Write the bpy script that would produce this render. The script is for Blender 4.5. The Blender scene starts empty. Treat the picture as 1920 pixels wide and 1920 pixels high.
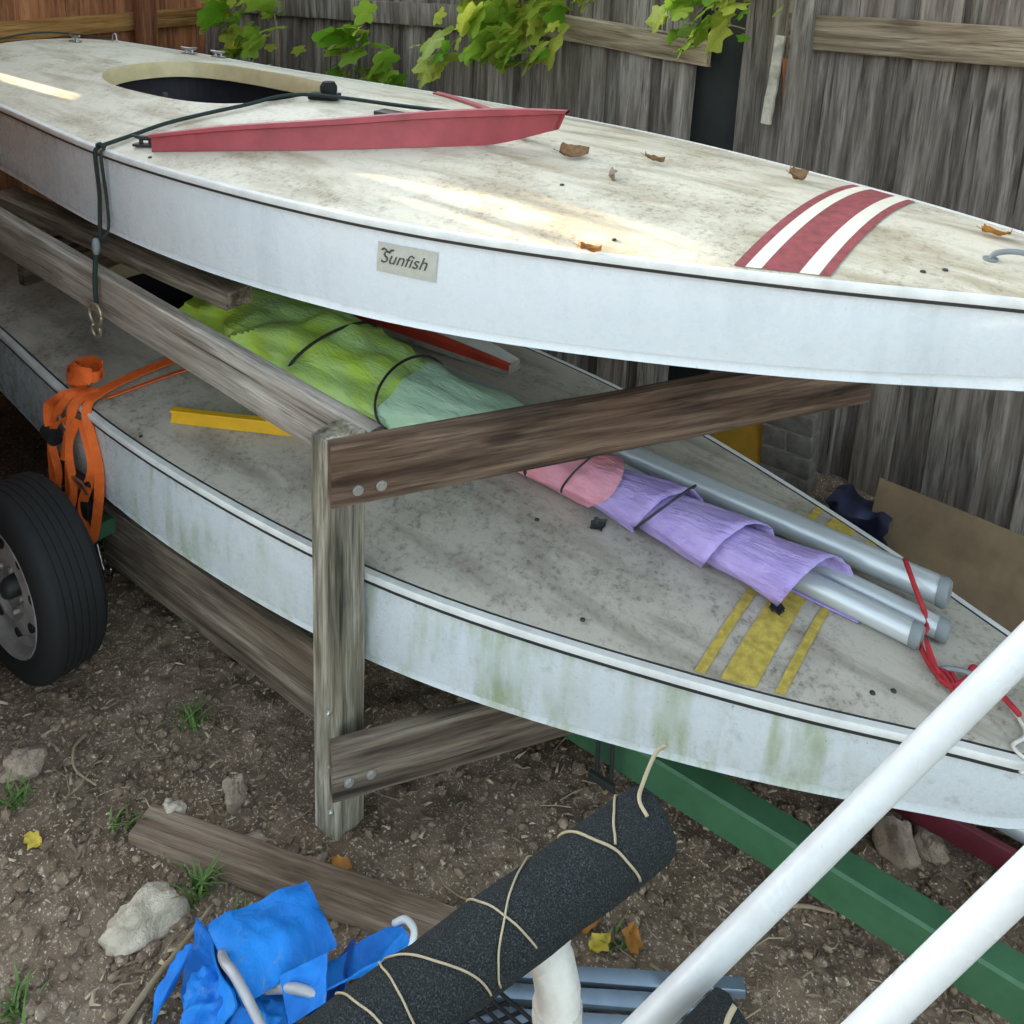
import bpy, bmesh, math, random
import numpy as np
from mathutils import Vector, Matrix, Euler, noise as mnoise
random.seed(7)
PI = math.pi
R = math.radians
sc = bpy.context.scene
COL = sc.collection

# ------------------------------------------------------------------ camera, sky, sun, exposure
cam_d = bpy.data.cameras.new('camera')
cam = bpy.data.objects.new('camera', cam_d)
COL.objects.link(cam)
cam_d.sensor_width = 36.0
cam_d.lens = 32.79
cam_d.shift_y = -0.3964
cam_d.clip_start = 0.02
cam_d.clip_end = 300
_r = Vector((0.7990, 0.6011, 0.0179)).normalized()
_f = Vector((-0.5866, 0.7856, -0.1967)).normalized()
_u = _r.cross(_f).normalized()
_r = _f.cross(_u)
cam.matrix_world = Matrix(((_r.x, _u.x, -_f.x, -0.033), (_r.y, _u.y, -_f.y, -1.985), (_r.z, _u.z, -_f.z, 2.106), (0, 0, 0, 1)))
sc.camera = cam

SUN_EL, SUN_AZ = 13.0, 270.0     # low sun behind the side fence (towards -X)
world = bpy.data.worlds.new('World')
sc.world = world
world.use_nodes = True
wn = world.node_tree
bg = wn.nodes['Background']
sky = wn.nodes.new('ShaderNodeTexSky')
sky.sky_type = 'NISHITA'
sky.sun_disc = False
sky.sun_elevation = R(SUN_EL)
sky.sun_rotation = R(SUN_AZ)
sky.air_density = 1.0
sky.dust_density = 3.0
sky.ozone_density = 2.0
hz = wn.nodes.new('ShaderNodeHueSaturation')      # thin high cloud: a paler sky
hz.inputs['Hue'].default_value = 0.47
hz.inputs['Saturation'].default_value = 0.46
wn.links.new(sky.outputs[0], hz.inputs['Color'])
wn.links.new(hz.outputs[0], bg.inputs[0])
bg.inputs[1].default_value = 0.15
sun_d = bpy.data.lights.new('sun', 'SUN')
sun_d.energy = 4.5
sun_d.angle = R(0.6)
sun_d.color = (1.0, 0.78, 0.48)
sun = bpy.data.objects.new('sun', sun_d)
COL.objects.link(sun)
sun.rotation_euler = Vector((math.cos(R(SUN_EL)), 0.0, -math.sin(R(SUN_EL)))).to_track_quat('-Z', 'Y').to_euler()
sc.view_settings.view_transform = 'Standard'
sc.view_settings.look = 'None'
sc.view_settings.gamma = 1.0
sc.view_settings.use_curve_mapping = False
sc.view_settings.exposure = 2.5
sc.cycles.max_bounces = 4
sc.cycles.diffuse_bounces = 2
sc.cycles.glossy_bounces = 2
sc.cycles.caustics_reflective = False
sc.cycles.caustics_refractive = False
sc.cycles.use_adaptive_sampling = True
sc.cycles.adaptive_threshold = 0.04

# ------------------------------------------------------------------ materials
def lin(h):
    h = h.lstrip('#')
    o = []
    for i in (0, 2, 4):
        c = int(h[i:i+2], 16) / 255
        o.append(c / 12.92 if c <= 0.04045 else ((c + 0.055) / 1.055) ** 2.4)
    return (o[0], o[1], o[2], 1)

class NT:
    def __init__(s, name):
        s.m = bpy.data.materials.new(name)
        s.m.use_nodes = True
        s.t = s.m.node_tree
        s.p = s.t.nodes['Principled BSDF']
        s.tc = s.t.nodes.new('ShaderNodeTexCoord')
    def n(s, k, **kw):
        d = s.t.nodes.new(k)
        for a, v in kw.items():
            setattr(d, a, v)
        return d
    def l(s, a, b):
        s.t.links.new(a, b)
    def vec(s, scale=(1, 1, 1), rnd=True, src='Object', rot=(0, 0, 0)):
        mp = s.n('ShaderNodeMapping')
        mp.inputs['Scale'].default_value = scale
        mp.inputs['Rotation'].default_value = rot
        s.l(s.tc.outputs[src], mp.inputs['Vector'])
        if rnd:
            oi = s.n('ShaderNodeObjectInfo')
            mu = s.n('ShaderNodeMath', operation='MULTIPLY')
            mu.inputs[1].default_value = 57.0
            s.l(oi.outputs['Random'], mu.inputs[0])
            cb = s.n('ShaderNodeCombineXYZ')
            for i in range(3):
                s.l(mu.outputs[0], cb.inputs[i])
            s.l(cb.outputs[0], mp.inputs['Location'])
        return mp.outputs[0]
    def noise(s, scale, vec, detail=4, rough=.6, dist=0):
        d = s.n('ShaderNodeTexNoise')
        d.inputs['Scale'].default_value = scale
        d.inputs['Detail'].default_value = min(detail, 4)
        d.inputs['Roughness'].default_value = rough
        d.inputs['Distortion'].default_value = dist
        s.l(vec, d.inputs['Vector'])
        return d.outputs['Fac']
    def ramp(s, fac, stops):
        d = s.n('ShaderNodeValToRGB')
        e = d.color_ramp.elements
        while len(e) > 1:
            e.remove(e[-1])
        e[0].position = stops[0][0]
        e[0].color = stops[0][1]
        for p, c in stops[1:]:
            k = e.new(p)
            k.color = c
        s.l(fac, d.inputs[0])
        return d.outputs[0]
    def mask(s, fac, a, b):
        return s.ramp(fac, [(a, (0, 0, 0, 1)), (b, (1, 1, 1, 1))])
    def mix(s, fac, a, b, mode='MIX'):
        d = s.n('ShaderNodeMix', data_type='RGBA', blend_type=mode)
        if isinstance(fac, (int, float)):
            d.inputs[0].default_value = fac
        else:
            s.l(fac, d.inputs[0])
        for v, i in ((a, 6), (b, 7)):
            if isinstance(v, tuple):
                d.inputs[i].default_value = v
            else:
                s.l(v, d.inputs[i])
        return d.outputs[2]
    def mul(s, a, b):
        d = s.n('ShaderNodeMath', operation='MULTIPLY')
        for v, i in ((a, 0), (b, 1)):
            if isinstance(v, (int, float)):
                d.inputs[i].default_value = v
            else:
                s.l(v, d.inputs[i])
        return d.outputs[0]
    def bump(s, h, strength=.3, dist=.01, prev=None):
        d = s.n('ShaderNodeBump')
        d.inputs['Strength'].default_value = strength
        d.inputs['Distance'].default_value = dist
        s.l(h, d.inputs['Height'])
        if prev is not None:
            s.l(prev, d.inputs['Normal'])
        s.l(d.outputs[0], s.p.inputs['Normal'])
        return d.outputs[0]
    def fin(s, col, rough=.6, metal=0, spec=None, coat=0):
        if isinstance(col, tuple):
            s.p.inputs['Base Color'].default_value = col
        else:
            s.l(col, s.p.inputs['Base Color'])
        if isinstance(rough, (int, float)):
            s.p.inputs['Roughness'].default_value = rough
        else:
            s.l(rough, s.p.inputs['Roughness'])
        s.p.inputs['Metallic'].default_value = metal
        if spec is not None:
            s.p.inputs['Specular IOR Level'].default_value = spec
        if coat:
            s.p.inputs['Coat Weight'].default_value = coat
            s.p.inputs['Coat Roughness'].default_value = .08
        return s.m

def wood(name, dark, mid, light, axis=2, warm=None, bumpy=.6, rough=.85):
    t = NT(name)
    sc_ = [30, 30, 30]
    sc_[axis] = 2.0
    v = t.vec(tuple(sc_))
    g = t.noise(1.0, v, 6, .65, .4)
    sc2 = [130, 130, 130]
    sc2[axis] = 5.0
    g2 = t.noise(1.0, t.vec(tuple(sc2)), 3, .7)
    c = t.ramp(g, [(.3, lin(dark)), (.48, lin(mid)), (.66, lin(light))])
    c = t.mix(t.mul(t.mask(g2, .52, .64), .6), c, lin(dark))
    kn = t.n('ShaderNodeTexVoronoi')
    kn.inputs['Scale'].default_value = 1.0
    sk = [9, 9, 9]
    sk[axis] = 2.6
    t.l(t.vec(tuple(sk)), kn.inputs['Vector'])
    c = t.mix(t.mul(t.ramp(kn.outputs['Distance'], [(.0, (1, 1, 1, 1)), (.09, (.9, .9, .9, 1)), (.16, (0, 0, 0, 1))]), .75), c, lin(dark))
    skc = [60, 60, 60]
    skc[axis] = 1.4
    ck = t.noise(1.0, t.vec(tuple(skc)), 3, .5)
    c = t.mix(t.mul(t.mask(ck, .66, .7), .8), c, lin('#1f1a16'))
    b = t.noise(3.0, t.vec((1, 1, 1)), 4)
    c = t.mix(t.mul(t.mask(b, .45, .7), .4), c, lin(warm or mid))
    oi = t.n('ShaderNodeObjectInfo')
    hv = t.n('ShaderNodeHueSaturation')
    mr = t.n('ShaderNodeMapRange')
    mr.inputs['To Min'].default_value = .7
    mr.inputs['To Max'].default_value = 1.25
    t.l(oi.outputs['Random'], mr.inputs[0])
    t.l(mr.outputs[0], hv.inputs['Value'])
    t.l(c, hv.inputs['Color'])
    nb = t.bump(g2, bumpy, .004)
    t.bump(g, bumpy, .006, nb)
    return t.fin(hv.outputs[0], rough, spec=.25)

def plain(name, col, rough=.5, metal=0, var=.25, sc_=18, bumps=.15, coat=0, spec=None, dist=.003):
    t = NT(name)
    v = t.vec((1, 1, 1))
    n1 = t.noise(sc_, v, 5)
    a = lin(col)
    b = tuple(x * (1 - var) for x in a[:3]) + (1,)
    c = t.mix(t.mask(n1, .35, .7), a, b)
    n2 = t.noise(sc_ * 7, v, 3)
    t.bump(n2, bumps, dist)
    return t.fin(c, rough, metal, spec, coat)

M = {}
M['fence'] = wood('weathered grey fence wood', '#4a423c', '#7f766d', '#a89f95', 2, '#7e6d5d')
M['fence_rail'] = wood('weathered brown rail wood', '#54483a', '#968670', '#bfb198', 0, '#8f7a5c')
M['brown'] = wood('brown stained boards', '#5c3826', '#966043', '#b37c54', 2, '#a3683d')
M['brown_rail'] = wood('light brown rail', '#5c3d20', '#8d6538', '#a8804d', 1, '#99703a')
M['grey_x'] = wood('grey lumber along x', '#6a625a', '#aaa297', '#cfc8bd', 0, '#a08b76')
M['grey_z'] = wood('grey lumber upright', '#3a3733', '#77736a', '#a5a298', 2, '#6b6048', .9)
M['post_x'] = wood('green grey post', '#3f3d33', '#857f70', '#bdb8a8', 0, '#7a6a4a', .9)
M['dark_y'] = wood('dark damp lumber', '#251c16', '#524236', '#776454', 0, '#5f4633')
M['low_y'] = wood('dull brown lumber', '#352d26', '#6a5d51', '#948776', 0, '#6b5949')
M['buried'] = wood('muddy plank', '#5e4d40', '#937d6a', '#b09b88', 0, '#8a7058')

# ground
t = NT('bare brown soil')
v = t.vec((1, 1, 1), False)
a = t.noise(1.7, v, 6, .6)
b = t.noise(14, v, 8, .7)
d = t.noise(70, v, 4, .7)
c = t.ramp(a, [(.35, lin('#665646')), (.55, lin('#7d6b5a')), (.7, lin('#938170'))])
c = t.mix(t.mul(t.mask(b, .45, .7), .6), c, lin('#40342b'))
c = t.mix(t.mul(t.mask(d, .56, .7), .7), c, lin('#d0bca6'))
e = t.noise(160, v, 2, .5)
c = t.mix(t.mul(t.mask(e, .62, .7), .7), c, lin('#e0d2c2'))
nb = t.bump(b, .6, .02)
t.bump(d, .6, .006, nb)
M['soil'] = t.fin(c, .95, spec=.15)

def gelcoat(name, base, streak, amt, dirt, dirt_amt):
    t = NT(name)
    v = t.vec((1, 1, 1))
    s1 = t.noise(1, t.vec((16, 16, 1.6)), 5, .65)
    s2 = t.noise(1, t.vec((2.2, 2.2, 2.2)), 3)
    c = t.mix(t.mul(t.mul(t.mask(s1, .44, .68), t.mask(s2, .42, .58)), amt), lin(base), lin(streak))
    d_ = t.noise(26, v, 6, .75)
    c = t.mix(t.mul(t.mask(d_, .56, .72), dirt_amt), c, lin(dirt))
    sp = t.noise(120, v, 2)
    c = t.mix(t.mul(t.mask(sp, .7, .76), dirt_amt), c, lin('#4c4842'))
    t.bump(t.noise(9, v, 2), .05, .01)
    return t.fin(c, t.ramp(d_, [(.3, (.16,)*3+(1,)), (.7, (.42,)*3+(1,))]), spec=.5, coat=.5)
M['side_up'] = gelcoat('white gelcoat side', '#dde6ec', '#bcc6cc', .45, '#b4b8b6', .22)
M['side_low'] = gelcoat('algae stained gelcoat side', '#d3dade', '#93a272', .85, '#9a9f99', .5)

def deckmat(name, base, mid, dark, k, speck):
    t = NT(name)
    v = t.vec((1, 1, 1))
    sx = t.noise(1, t.vec((2.2, 9, 9)), 6, .65, .3)
    n1 = t.noise(5, v, 7, .7)
    n2 = t.noise(60, v, 5, .75)
    n3 = t.noise(210, v, 2)
    c = t.ramp(sx, [(.32, lin(mid)), (.52, lin(base)), (.7, lin(base))])
    c = t.mix(t.mul(t.mask(n1, .48, .68), k), c, lin(mid))
    c = t.mix(t.mul(t.mul(t.mask(n2, .5, .66), t.mask(n1, .36, .6)), k), c, lin(dark))
    c = t.mix(t.mul(t.mask(n3, .62, .7), speck), c, lin(dark))
    t.bump(n2, .2, .002)
    return t.fin(c, .5, spec=.35)
M['deck_up'] = deckmat('dirty cream deck', '#cfc8b6', '#a3967e', '#716551', .65, .35)
M['deck_low'] = deckmat('mildewed grey deck', '#b6afa3', '#8f877b', '#5d564c', .75, .3)
M['trim_dark'] = plain('dark rubber trim', '#2c302e', .6)
M['trim_white'] = plain('white trim', '#dcdcd8', .35, var=.2)
M['red'] = plain('faded red paint', '#a8474e', .5, var=.35, sc_=9, bumps=.1)
M['red_strip'] = plain('faded red stripe', '#99494c', .65, var=.45, sc_=40)
M['cream'] = plain('cream stripe', '#e6e2d0', .5, var=.12, sc_=30)
M['yellow_strip'] = plain('worn yellow stripe', '#c0a94c', .7, var=.45, sc_=55)
M['yellow'] = plain('yellow plastic', '#e0ad1c', .4, var=.15)
M['tan'] = plain('aged cream lip', '#c9b68c', .5, var=.2)
M['tub'] = plain('dark cockpit liner', '#2b2730', .6)
M['plate'] = plain('faded sticker', '#bfc1b6', .5, var=.15, sc_=60)
M['ink'] = plain('faded ink', '#4a4f4a', .6)
M['chrome'] = plain('stainless fitting', '#b8bcc0', .3, 1, .15)
M['red_edge'] = plain('orange red paint', '#c8442e', .5, var=.3, sc_=9)
M['red_dark'] = plain('dark red paint', '#6e2430', .5, var=.4, sc_=9)
M['alu'] = plain('silver anodised tube', '#ccd3d6', .36, .45, .1, 6, .04)
M['cap'] = plain('grey plastic cap', '#7f8688', .55)
M['green'] = plain('green trailer paint', '#3f6b4b', .5, 0, .35, 9, .12)
M['black'] = plain('black rubber', '#0d0d0e', .8, var=.3)
M['rope_dark'] = plain('dark green cord', '#20302c', .85, sc_=60)
M['rope_red'] = plain('red cord', '#a8252f', .8, sc_=60)
M['wire'] = plain('cream tie wire', '#a89c80', .6)
M['brass'] = plain('tarnished ring', '#b3a48c', .4, .7)
M['orange'] = plain('orange webbing', '#f5702a', .7, var=.25, sc_=30, bumps=.3)
M['rim'] = plain('dull painted wheel rim', '#9c9490', .6, .1, .5, 12)
def pvcmat():
    t = NT('white plastic pipe')
    v = t.vec((1, 1, 1))
    n1 = t.noise(1, t.vec((40, 40, 5)), 5, .7)
    n2 = t.noise(9, v, 5, .7)
    n3 = t.noise(1, t.vec((160, 160, 22)), 3, .6)
    c = t.mix(t.mul(t.mask(n2, .45, .75), .35), lin('#d5d9da'), lin('#b3b1a8'))
    c = t.mix(t.mul(t.mask(n3, .68, .76), .2), c, lin('#8f8d86'))
    c = t.mix(t.mul(t.mask(n1, .64, .72), .35), c, lin('#a5a196'))
    t.bump(n3, .06, .002)
    return t.fin(c, t.ramp(n2, [(.3, (.2,)*3+(1,)), (.7, (.45,)*3+(1,))]))
M['pvc'] = pvcmat()
M['pvc_dirty'] = plain('dirty white plastic fitting', '#d2cfc6', .45, 0, .3, 25, .1)
M['blue'] = plain('bright blue canvas', '#1c78cf', .7, 0, .4, 6, .25, dist=.003)
M['blue_shaded'] = plain('shaded blue canvas', '#1a4fa0', .7, 0, .3, 12, .3)  # darker copy of the blue canvas, shade put into its colour
M['tube_grey'] = plain('grey painted tube', '#b5b4b8', .35, .2)
def bluemat():
    t = NT('bright blue canvas')
    v = t.vec((1, 1, 1))
    n1 = t.noise(7, v, 4, .6, .5)
    n2 = t.noise(26, v, 4, .6, 1.6)
    n3 = t.noise(700, v, 2)
    c = t.mix(t.mask(n1, .35, .68), lin('#1f86e0'), lin('#1660b4'))
    c = t.mix(t.mul(t.mask(n2, .58, .72), .35), c, lin('#7d93a8'))
    b1 = t.bump(n3, .3, .001)
    b1 = t.bump(n2, .5, .008, b1)
    t.bump(n1, .4, .02, b1)
    return t.fin(c, .6, spec=.3)
M['blue'] = bluemat()
M['bar'] = plain('blue grey metal bar', '#8293a3', .35, .6, .2)
M['card'] = plain('tan board panel', '#7a664d', .85, 0, .35, 8)
M['navy'] = plain('dark blue tarp', '#141a3c', .7, 0, .4)
M['ochre'] = plain('ochre yellow panel', '#b98a1e', .7, 0, .4, 6)
M['rock'] = plain('pale limestone', '#d2c4b0', .9, 0, .4, 22, .8, dist=.01)
M['rock_b'] = plain('brown field stone', '#a89482', .95, 0, .4, 22, .8, dist=.01)
M['brickm'] = plain('grey block', '#6b645c', .9, 0, .5, 22, .6)
M['mortar'] = plain('pale mortar', '#8d877f', .95)
M['stick'] = plain('dry stick', '#9b8a70', .9, 0, .3, 40)
M['bark'] = plain('tree bark', '#4a3c30', .95, 0, .4, 25, .8)
M['deadleaf'] = plain('dead brown leaf', '#8f6c4a', .8, 0, .5, 60)
M['yleaf'] = plain('fallen yellow leaf', '#c2a93c', .7, 0, .3, 30)
M['oleaf'] = plain('fallen orange leaf', '#b2762f', .7, 0, .4, 30)
M['weed'] = plain('weed green', '#5c7a38', .7, 0, .35, 30)
M['screw'] = plain('galvanised bolt', '#b9b6b0', .4, .6)
M['litter'] = plain('plant litter', '#8a765f', .95, 0, .5, 3)
M['litter2'] = plain('pale wood chips', '#c0ac90', .95, 0, .4, 3)
M['pebble'] = plain('pale pebbles', '#9d8671', .95, 0, .55, 5)
M['cream_board'] = plain('old white paint', '#c9c1ae', .8, 0, .5, 20)
def carpet():
    t = NT('charcoal marine carpet')
    v = t.vec((1, 1, 1))
    n1 = t.noise(520, v, 2, .6)
    n2 = t.noise(12, v, 4)
    c = t.ramp(n1, [(.36, lin('#1f2223')), (.55, lin('#303435')), (.72, lin('#51585a'))])
    c = t.mix(t.mul(t.mask(n2, .45, .7), .4), c, lin('#2f3132'))
    t.bump(n1, .8, .004)
    return t.fin(c, .95, spec=.1)
M['carpet'] = carpet()
def leafmat(name, c1, c2):
    t = NT(name)
    oi = t.n('ShaderNodeObjectInfo')
    c = t.mix(oi.outputs['Random'], lin(c1), lin(c2))
    n1 = t.noise(30, t.vec((1, 1, 1)), 3)
    c = t.mix(t.mul(t.mask(n1, .4, .7), .3), c, lin('#3f6420'))
    m = t.fin(c, .45, spec=.4)
    tr = t.n('ShaderNodeBsdfTranslucent')
    t.l(c, tr.inputs[0])
    ms = t.n('ShaderNodeMixShader')
    ms.inputs[0].default_value = .5
    out = t.t.nodes['Material Output']
    t.l(t.p.outputs[0], ms.inputs[1])
    t.l(tr.outputs[0], ms.inputs[2])
    t.l(ms.outputs[0], out.inputs[0])
    return m
M['leaf'] = leafmat('vine leaf', '#6ea52a', '#d3d860')
M['leaf_far'] = plain('tree leaf', '#47641f', .6, 0, .4, 2, 0)
def sail(name, c1, c2, dirt=.3):
    t = NT(name)
    v = t.vec((1, 1, 1))
    n1 = t.noise(6, v, 4, .6, .6)
    n2 = t.noise(1, t.vec((14, 60, 60)), 4, .6, .5)
    c = t.mix(t.mask(n1, .35, .65), lin(c1), lin(c2))
    b1 = t.bump(n2, .55, .014)
    n4 = t.noise(38, v, 4, .6, 1.2)
    b1 = t.bump(n4, .35, .006, b1)
    t.bump(n1, .3, .03, b1)
    c = t.mix(t.mul(t.mask(t.noise(15, v, 4, .7), .5, .72), dirt), c, lin('#8b8592'))
    return t.fin(c, .5, spec=.3)
M['lime'] = sail('lime sailcloth', '#d6fb5c', '#cdf3a6', .06)
M['mint'] = sail('mint sailcloth', '#d8f8df', '#c4efcd', .08)
M['pink'] = sail('pink sailcloth', '#dd8e96', '#d79fb8')
M['purple'] = sail('lilac sailcloth', '#bda9e2', '#a692d0')

# ------------------------------------------------------------------ mesh helpers
class MB:
    def __init__(s):
        s.v, s.f, s.mi = [], [], []
    def add(s, vs, fs, mi=0):
        o = len(s.v)
        s.v += [tuple(x) for x in vs]
        s.f += [tuple(i + o for i in f) for f in fs]
        s.mi += [mi] * len(fs)
    def box(s, c, size, rot=None, bev=0.0, mi=0):
        hx, hy, hz = (k / 2 for k in size)
        if bev <= 0:
            vs = [Vector((x, y, z)) for x in (-hx, hx) for y in (-hy, hy) for z in (-hz, hz)]
            fs = [(0, 1, 3, 2), (4, 6, 7, 5), (0, 4, 5, 1), (2, 3, 7, 6), (0, 2, 6, 4), (1, 5, 7, 3)]
        else:
            bm = bmesh.new()
            bmesh.ops.create_cube(bm, size=1)
            for q in bm.verts:
                q.co = Vector((q.co.x * size[0], q.co.y * size[1], q.co.z * size[2]))
            bmesh.ops.bevel(bm, geom=bm.edges[:], offset=bev, segments=2, affect='EDGES', profile=.6)
            bm.verts.index_update()
            vs = [q.co.copy() for q in bm.verts]
            fs = [tuple(x.index for x in f.verts) for f in bm.faces]
            bm.free()
        m = rot if rot is not None else Matrix.Identity(3)
        s.add([m @ q + Vector(c) for q in vs], fs, mi)
        return s
    def grid(s, rows, close_u=False, flip=False, mi=0):
        nr, nc = len(rows), len(rows[0])
        vs = [p for r in rows for p in r]
        fs = []
        for i in range(nr - 1):
            for j in range(nc if close_u else nc - 1):
                k = (j + 1) % nc
                q = (i * nc + j, i * nc + k, (i + 1) * nc + k, (i + 1) * nc + j)
                fs.append(q[::-1] if flip else q)
        s.add(vs, fs, mi)
        return s
    def tube(s, pts, r, seg=10, caps=True, mi=0, flat=None):
        pts = [Vector(p) for p in pts]
        n = len(pts)
        rs = r if isinstance(r, (list, tuple)) else [r] * n
        tan = [(pts[min(i + 1, n - 1)] - pts[max(i - 1, 0)]).normalized() for i in range(n)]
        up = Vector((0, 0, 1)) if abs(tan[0].z) < .9 else Vector((1, 0, 0))
        a = tan[0].cross(up).normalized()
        rows = []
        for i in range(n):
            a = (a - tan[i] * a.dot(tan[i]))
            a = a.normalized() if a.length > 1e-6 else tan[i].orthogonal().normalized()
            b = tan[i].cross(a)
            rows.append([pts[i] + a * (math.cos(2 * PI * k / seg) * rs[i]) + b * (math.sin(2 * PI * k / seg) * rs[i]) for k in range(seg)])
        s.grid(rows, True, False, mi)
        if caps:
            o = len(s.v)
            s.add(rows[0], [tuple(range(seg))], mi)
            s.add(rows[-1], [tuple(reversed(range(seg)))], mi)
        return s
    def ribbon(s, pts, width, wdir, th=.003, mi=0):
        """flat strap swept along pts; wdir = list of width directions"""
        pts = [Vector(p) for p in pts]
        n = len(pts)
        rows = []
        for i in range(n):
            tn = (pts[min(i + 1, n - 1)] - pts[max(i - 1, 0)]).normalized()
            w = Vector(wdir[i] if isinstance(wdir, list) else wdir)
            w = (w - tn * w.dot(tn)).normalized()
            nn = tn.cross(w)
            h, q = w * (width / 2), nn * (th / 2)
            rows.append([pts[i] - h - q, pts[i] + h - q, pts[i] + h + q, pts[i] - h + q])
        s.grid(rows, True, False, mi)
        s.add(rows[0], [(0, 1, 2, 3)], mi)
        s.add(rows[-1], [(3, 2, 1, 0)], mi)
        return s
    def lathe(s, prof, seg=40, axis='Y', c=(0, 0, 0), mi=0):
        rows = []
        for (r, h) in prof:
            row = []
            for k in range(seg):
                a = 2 * PI * k / seg
                p = (r * math.cos(a), h, r * math.sin(a)) if axis == 'Y' else ((r * math.cos(a), r * math.sin(a), h) if axis == 'Z' else (h, r * math.cos(a), r * math.sin(a)))
                row.append(Vector(p) + Vector(c))
            rows.append(row)
        return s.grid(rows, True, False, mi)
    def build(s, name, mat, parent=None, smooth=False, auto=None, loc=None):
        me = bpy.data.meshes.new(name)
        me.from_pydata(s.v, [], s.f)
        for m in (mat if isinstance(mat, list) else [mat]):
            me.materials.append(M[m] if isinstance(m, str) else m)
        if isinstance(mat, list):
            me.polygons.foreach_set('material_index', s.mi)
        bm = bmesh.new()
        bm.from_mesh(me)
        bmesh.ops.remove_doubles(bm, verts=bm.verts, dist=1e-5)
        bmesh.ops.recalc_face_normals(bm, faces=bm.faces)
        bm.to_mesh(me)
        bm.free()
        if smooth or auto:
            me.polygons.foreach_set('use_smooth', [True] * len(me.polygons))
        if auto:
            try:
                me.set_sharp_from_angle(angle=R(auto))
            except Exception:
                pass
        me.update()
        o = bpy.data.objects.new(name, me)
        COL.objects.link(o)
        if loc is not None:
            o.location = loc
        if parent is not None:
            o.parent = parent
        return o

def tag(o, label=None, cat=None, group=None, kind=None):
    if label: o['label'] = label
    if cat: o['category'] = cat
    if group: o['group'] = group
    if kind: o['kind'] = kind
    return o
def thing(name, label, cat, loc=(0, 0, 0), rot=(0, 0, 0), group=None):
    o = bpy.data.objects.new(name, None)
    COL.objects.link(o)
    o.location = loc
    o.rotation_euler = rot
    o.empty_display_size = .1
    return tag(o, label, cat, group)
def smoothpath(pts, n=8):
    """Catmull-Rom through pts"""
    p = [Vector(q) for q in pts]
    p = [p[0] * 2 - p[1]] + p + [p[-1] * 2 - p[-2]]
    out = []
    for i in range(1, len(p) - 2):
        for k in range(n):
            u = k / n
            a, b, c, d = p[i - 1], p[i], p[i + 1], p[i + 2]
            out.append(.5 * ((2 * b) + (c - a) * u + (2 * a - 5 * b + 4 * c - d) * u * u + (3 * b - a - 3 * c + d) * u ** 3))
    out.append(p[-2])
    return out
def nz(x, y, z=0.0):
    return mnoise.noise(Vector((x, y, z)))

def lumber(p0, p1, th, ht, wob=.002, n=14, seed=0, up=(0, 0, 1), rag=0.0):
    """a sawn board from p0 to p1 (centre line), local x along its length; returns MB in local space + matrix"""
    p0, p1 = Vector(p0), Vector(p1)
    L = (p1 - p0).length
    ex = (p1 - p0).normalized()
    ez = Vector(up)
    ez = (ez - ex * ez.dot(ex)).normalized()
    ey = ez.cross(ex)
    mw = Matrix(((ex.x, ey.x, ez.x, p0.x), (ex.y, ey.y, ez.y, p0.y), (ex.z, ey.z, ez.z, p0.z), (0, 0, 0, 1)))
    mb = MB()
    prof = []
    c = min(th, ht) * .09
    for (y, z) in ((-th/2 + c, -ht/2), (th/2 - c, -ht/2), (th/2, -ht/2 + c), (th/2, ht/2 - c), (th/2 - c, ht/2), (-th/2 + c, ht/2), (-th/2, ht/2 - c), (-th/2, -ht/2 + c)):
        prof.append((y, z))
    rows = []
    for i in range(n + 1):
        x = L * i / n
        row = []
        for k, (y, z) in enumerate(prof):
            dx = 0
            if rag and i in (0, n):
                dx = rag * nz(seed + k * 1.7, i)
            row.append(Vector((x + dx, y + wob * nz(x * 5 + seed, k * .5), z + wob * nz(x * 4 + seed + 9, k * .5))))
        rows.append(row)
    mb.grid(rows, True)
    mb.add(rows[0], [tuple(range(8))])
    mb.add(rows[-1], [tuple(reversed(range(8)))])
    return mb, mw
def lumber_obj(name, mat, p0, p1, th, ht, parent=None, **kw):
    mb, mw = lumber(p0, p1, th, ht, **kw)
    o = mb.build(name, mat, None, auto=40)
    o.matrix_world = mw
    if parent is not None:
        o.parent = parent
        o.matrix_parent_inverse = Matrix.Translation(parent.location).inverted() if parent.rotation_euler.to_matrix().is_identity else parent.matrix_world.inverted()
    return o

# ------------------------------------------------------------------ ground
def gh(x, y):
    far = min(1.0, max(0.0, (math.hypot(x + 1, y) - 8) / 8))
    h = .035 * nz(x * .9, y * .9, 3) + .018 * nz(x * 3.1, y * 3.1, 7) + .012 * nz(x * 9, y * 9, 1) + .009 * nz(x * 21, y * 21, 5) + .005 * nz(x * 47, y * 47, 6)
    h += .03 * max(0, min(1, (-1.75 - x) * 1.5)) * max(0, min(1, (-.9 - y) * 2))
    return h * (1 - far) - .012
def axis_pts(lo, hi, step, outer):
    a = list(np.arange(lo, hi + 1e-6, step))
    k, s_ = lo, step
    left = []
    while k > -outer:
        s_ *= 1.35
        k -= s_
        left.append(k)
    k, s_ = hi, step
    right = []
    while k < outer:
        s_ *= 1.35
        k += s_
        right.append(k)
    return left[::-1] + a + right
gx_, gy_ = axis_pts(-3.2, .5, .018, 60), axis_pts(-1.7, 1.3, .018, 60)
mb = MB()
mb.grid([[(x, y, gh(x, y)) for x in gx_] for y in gy_])
tag(mb.build('ground', 'soil', smooth=True), kind='structure')

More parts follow.
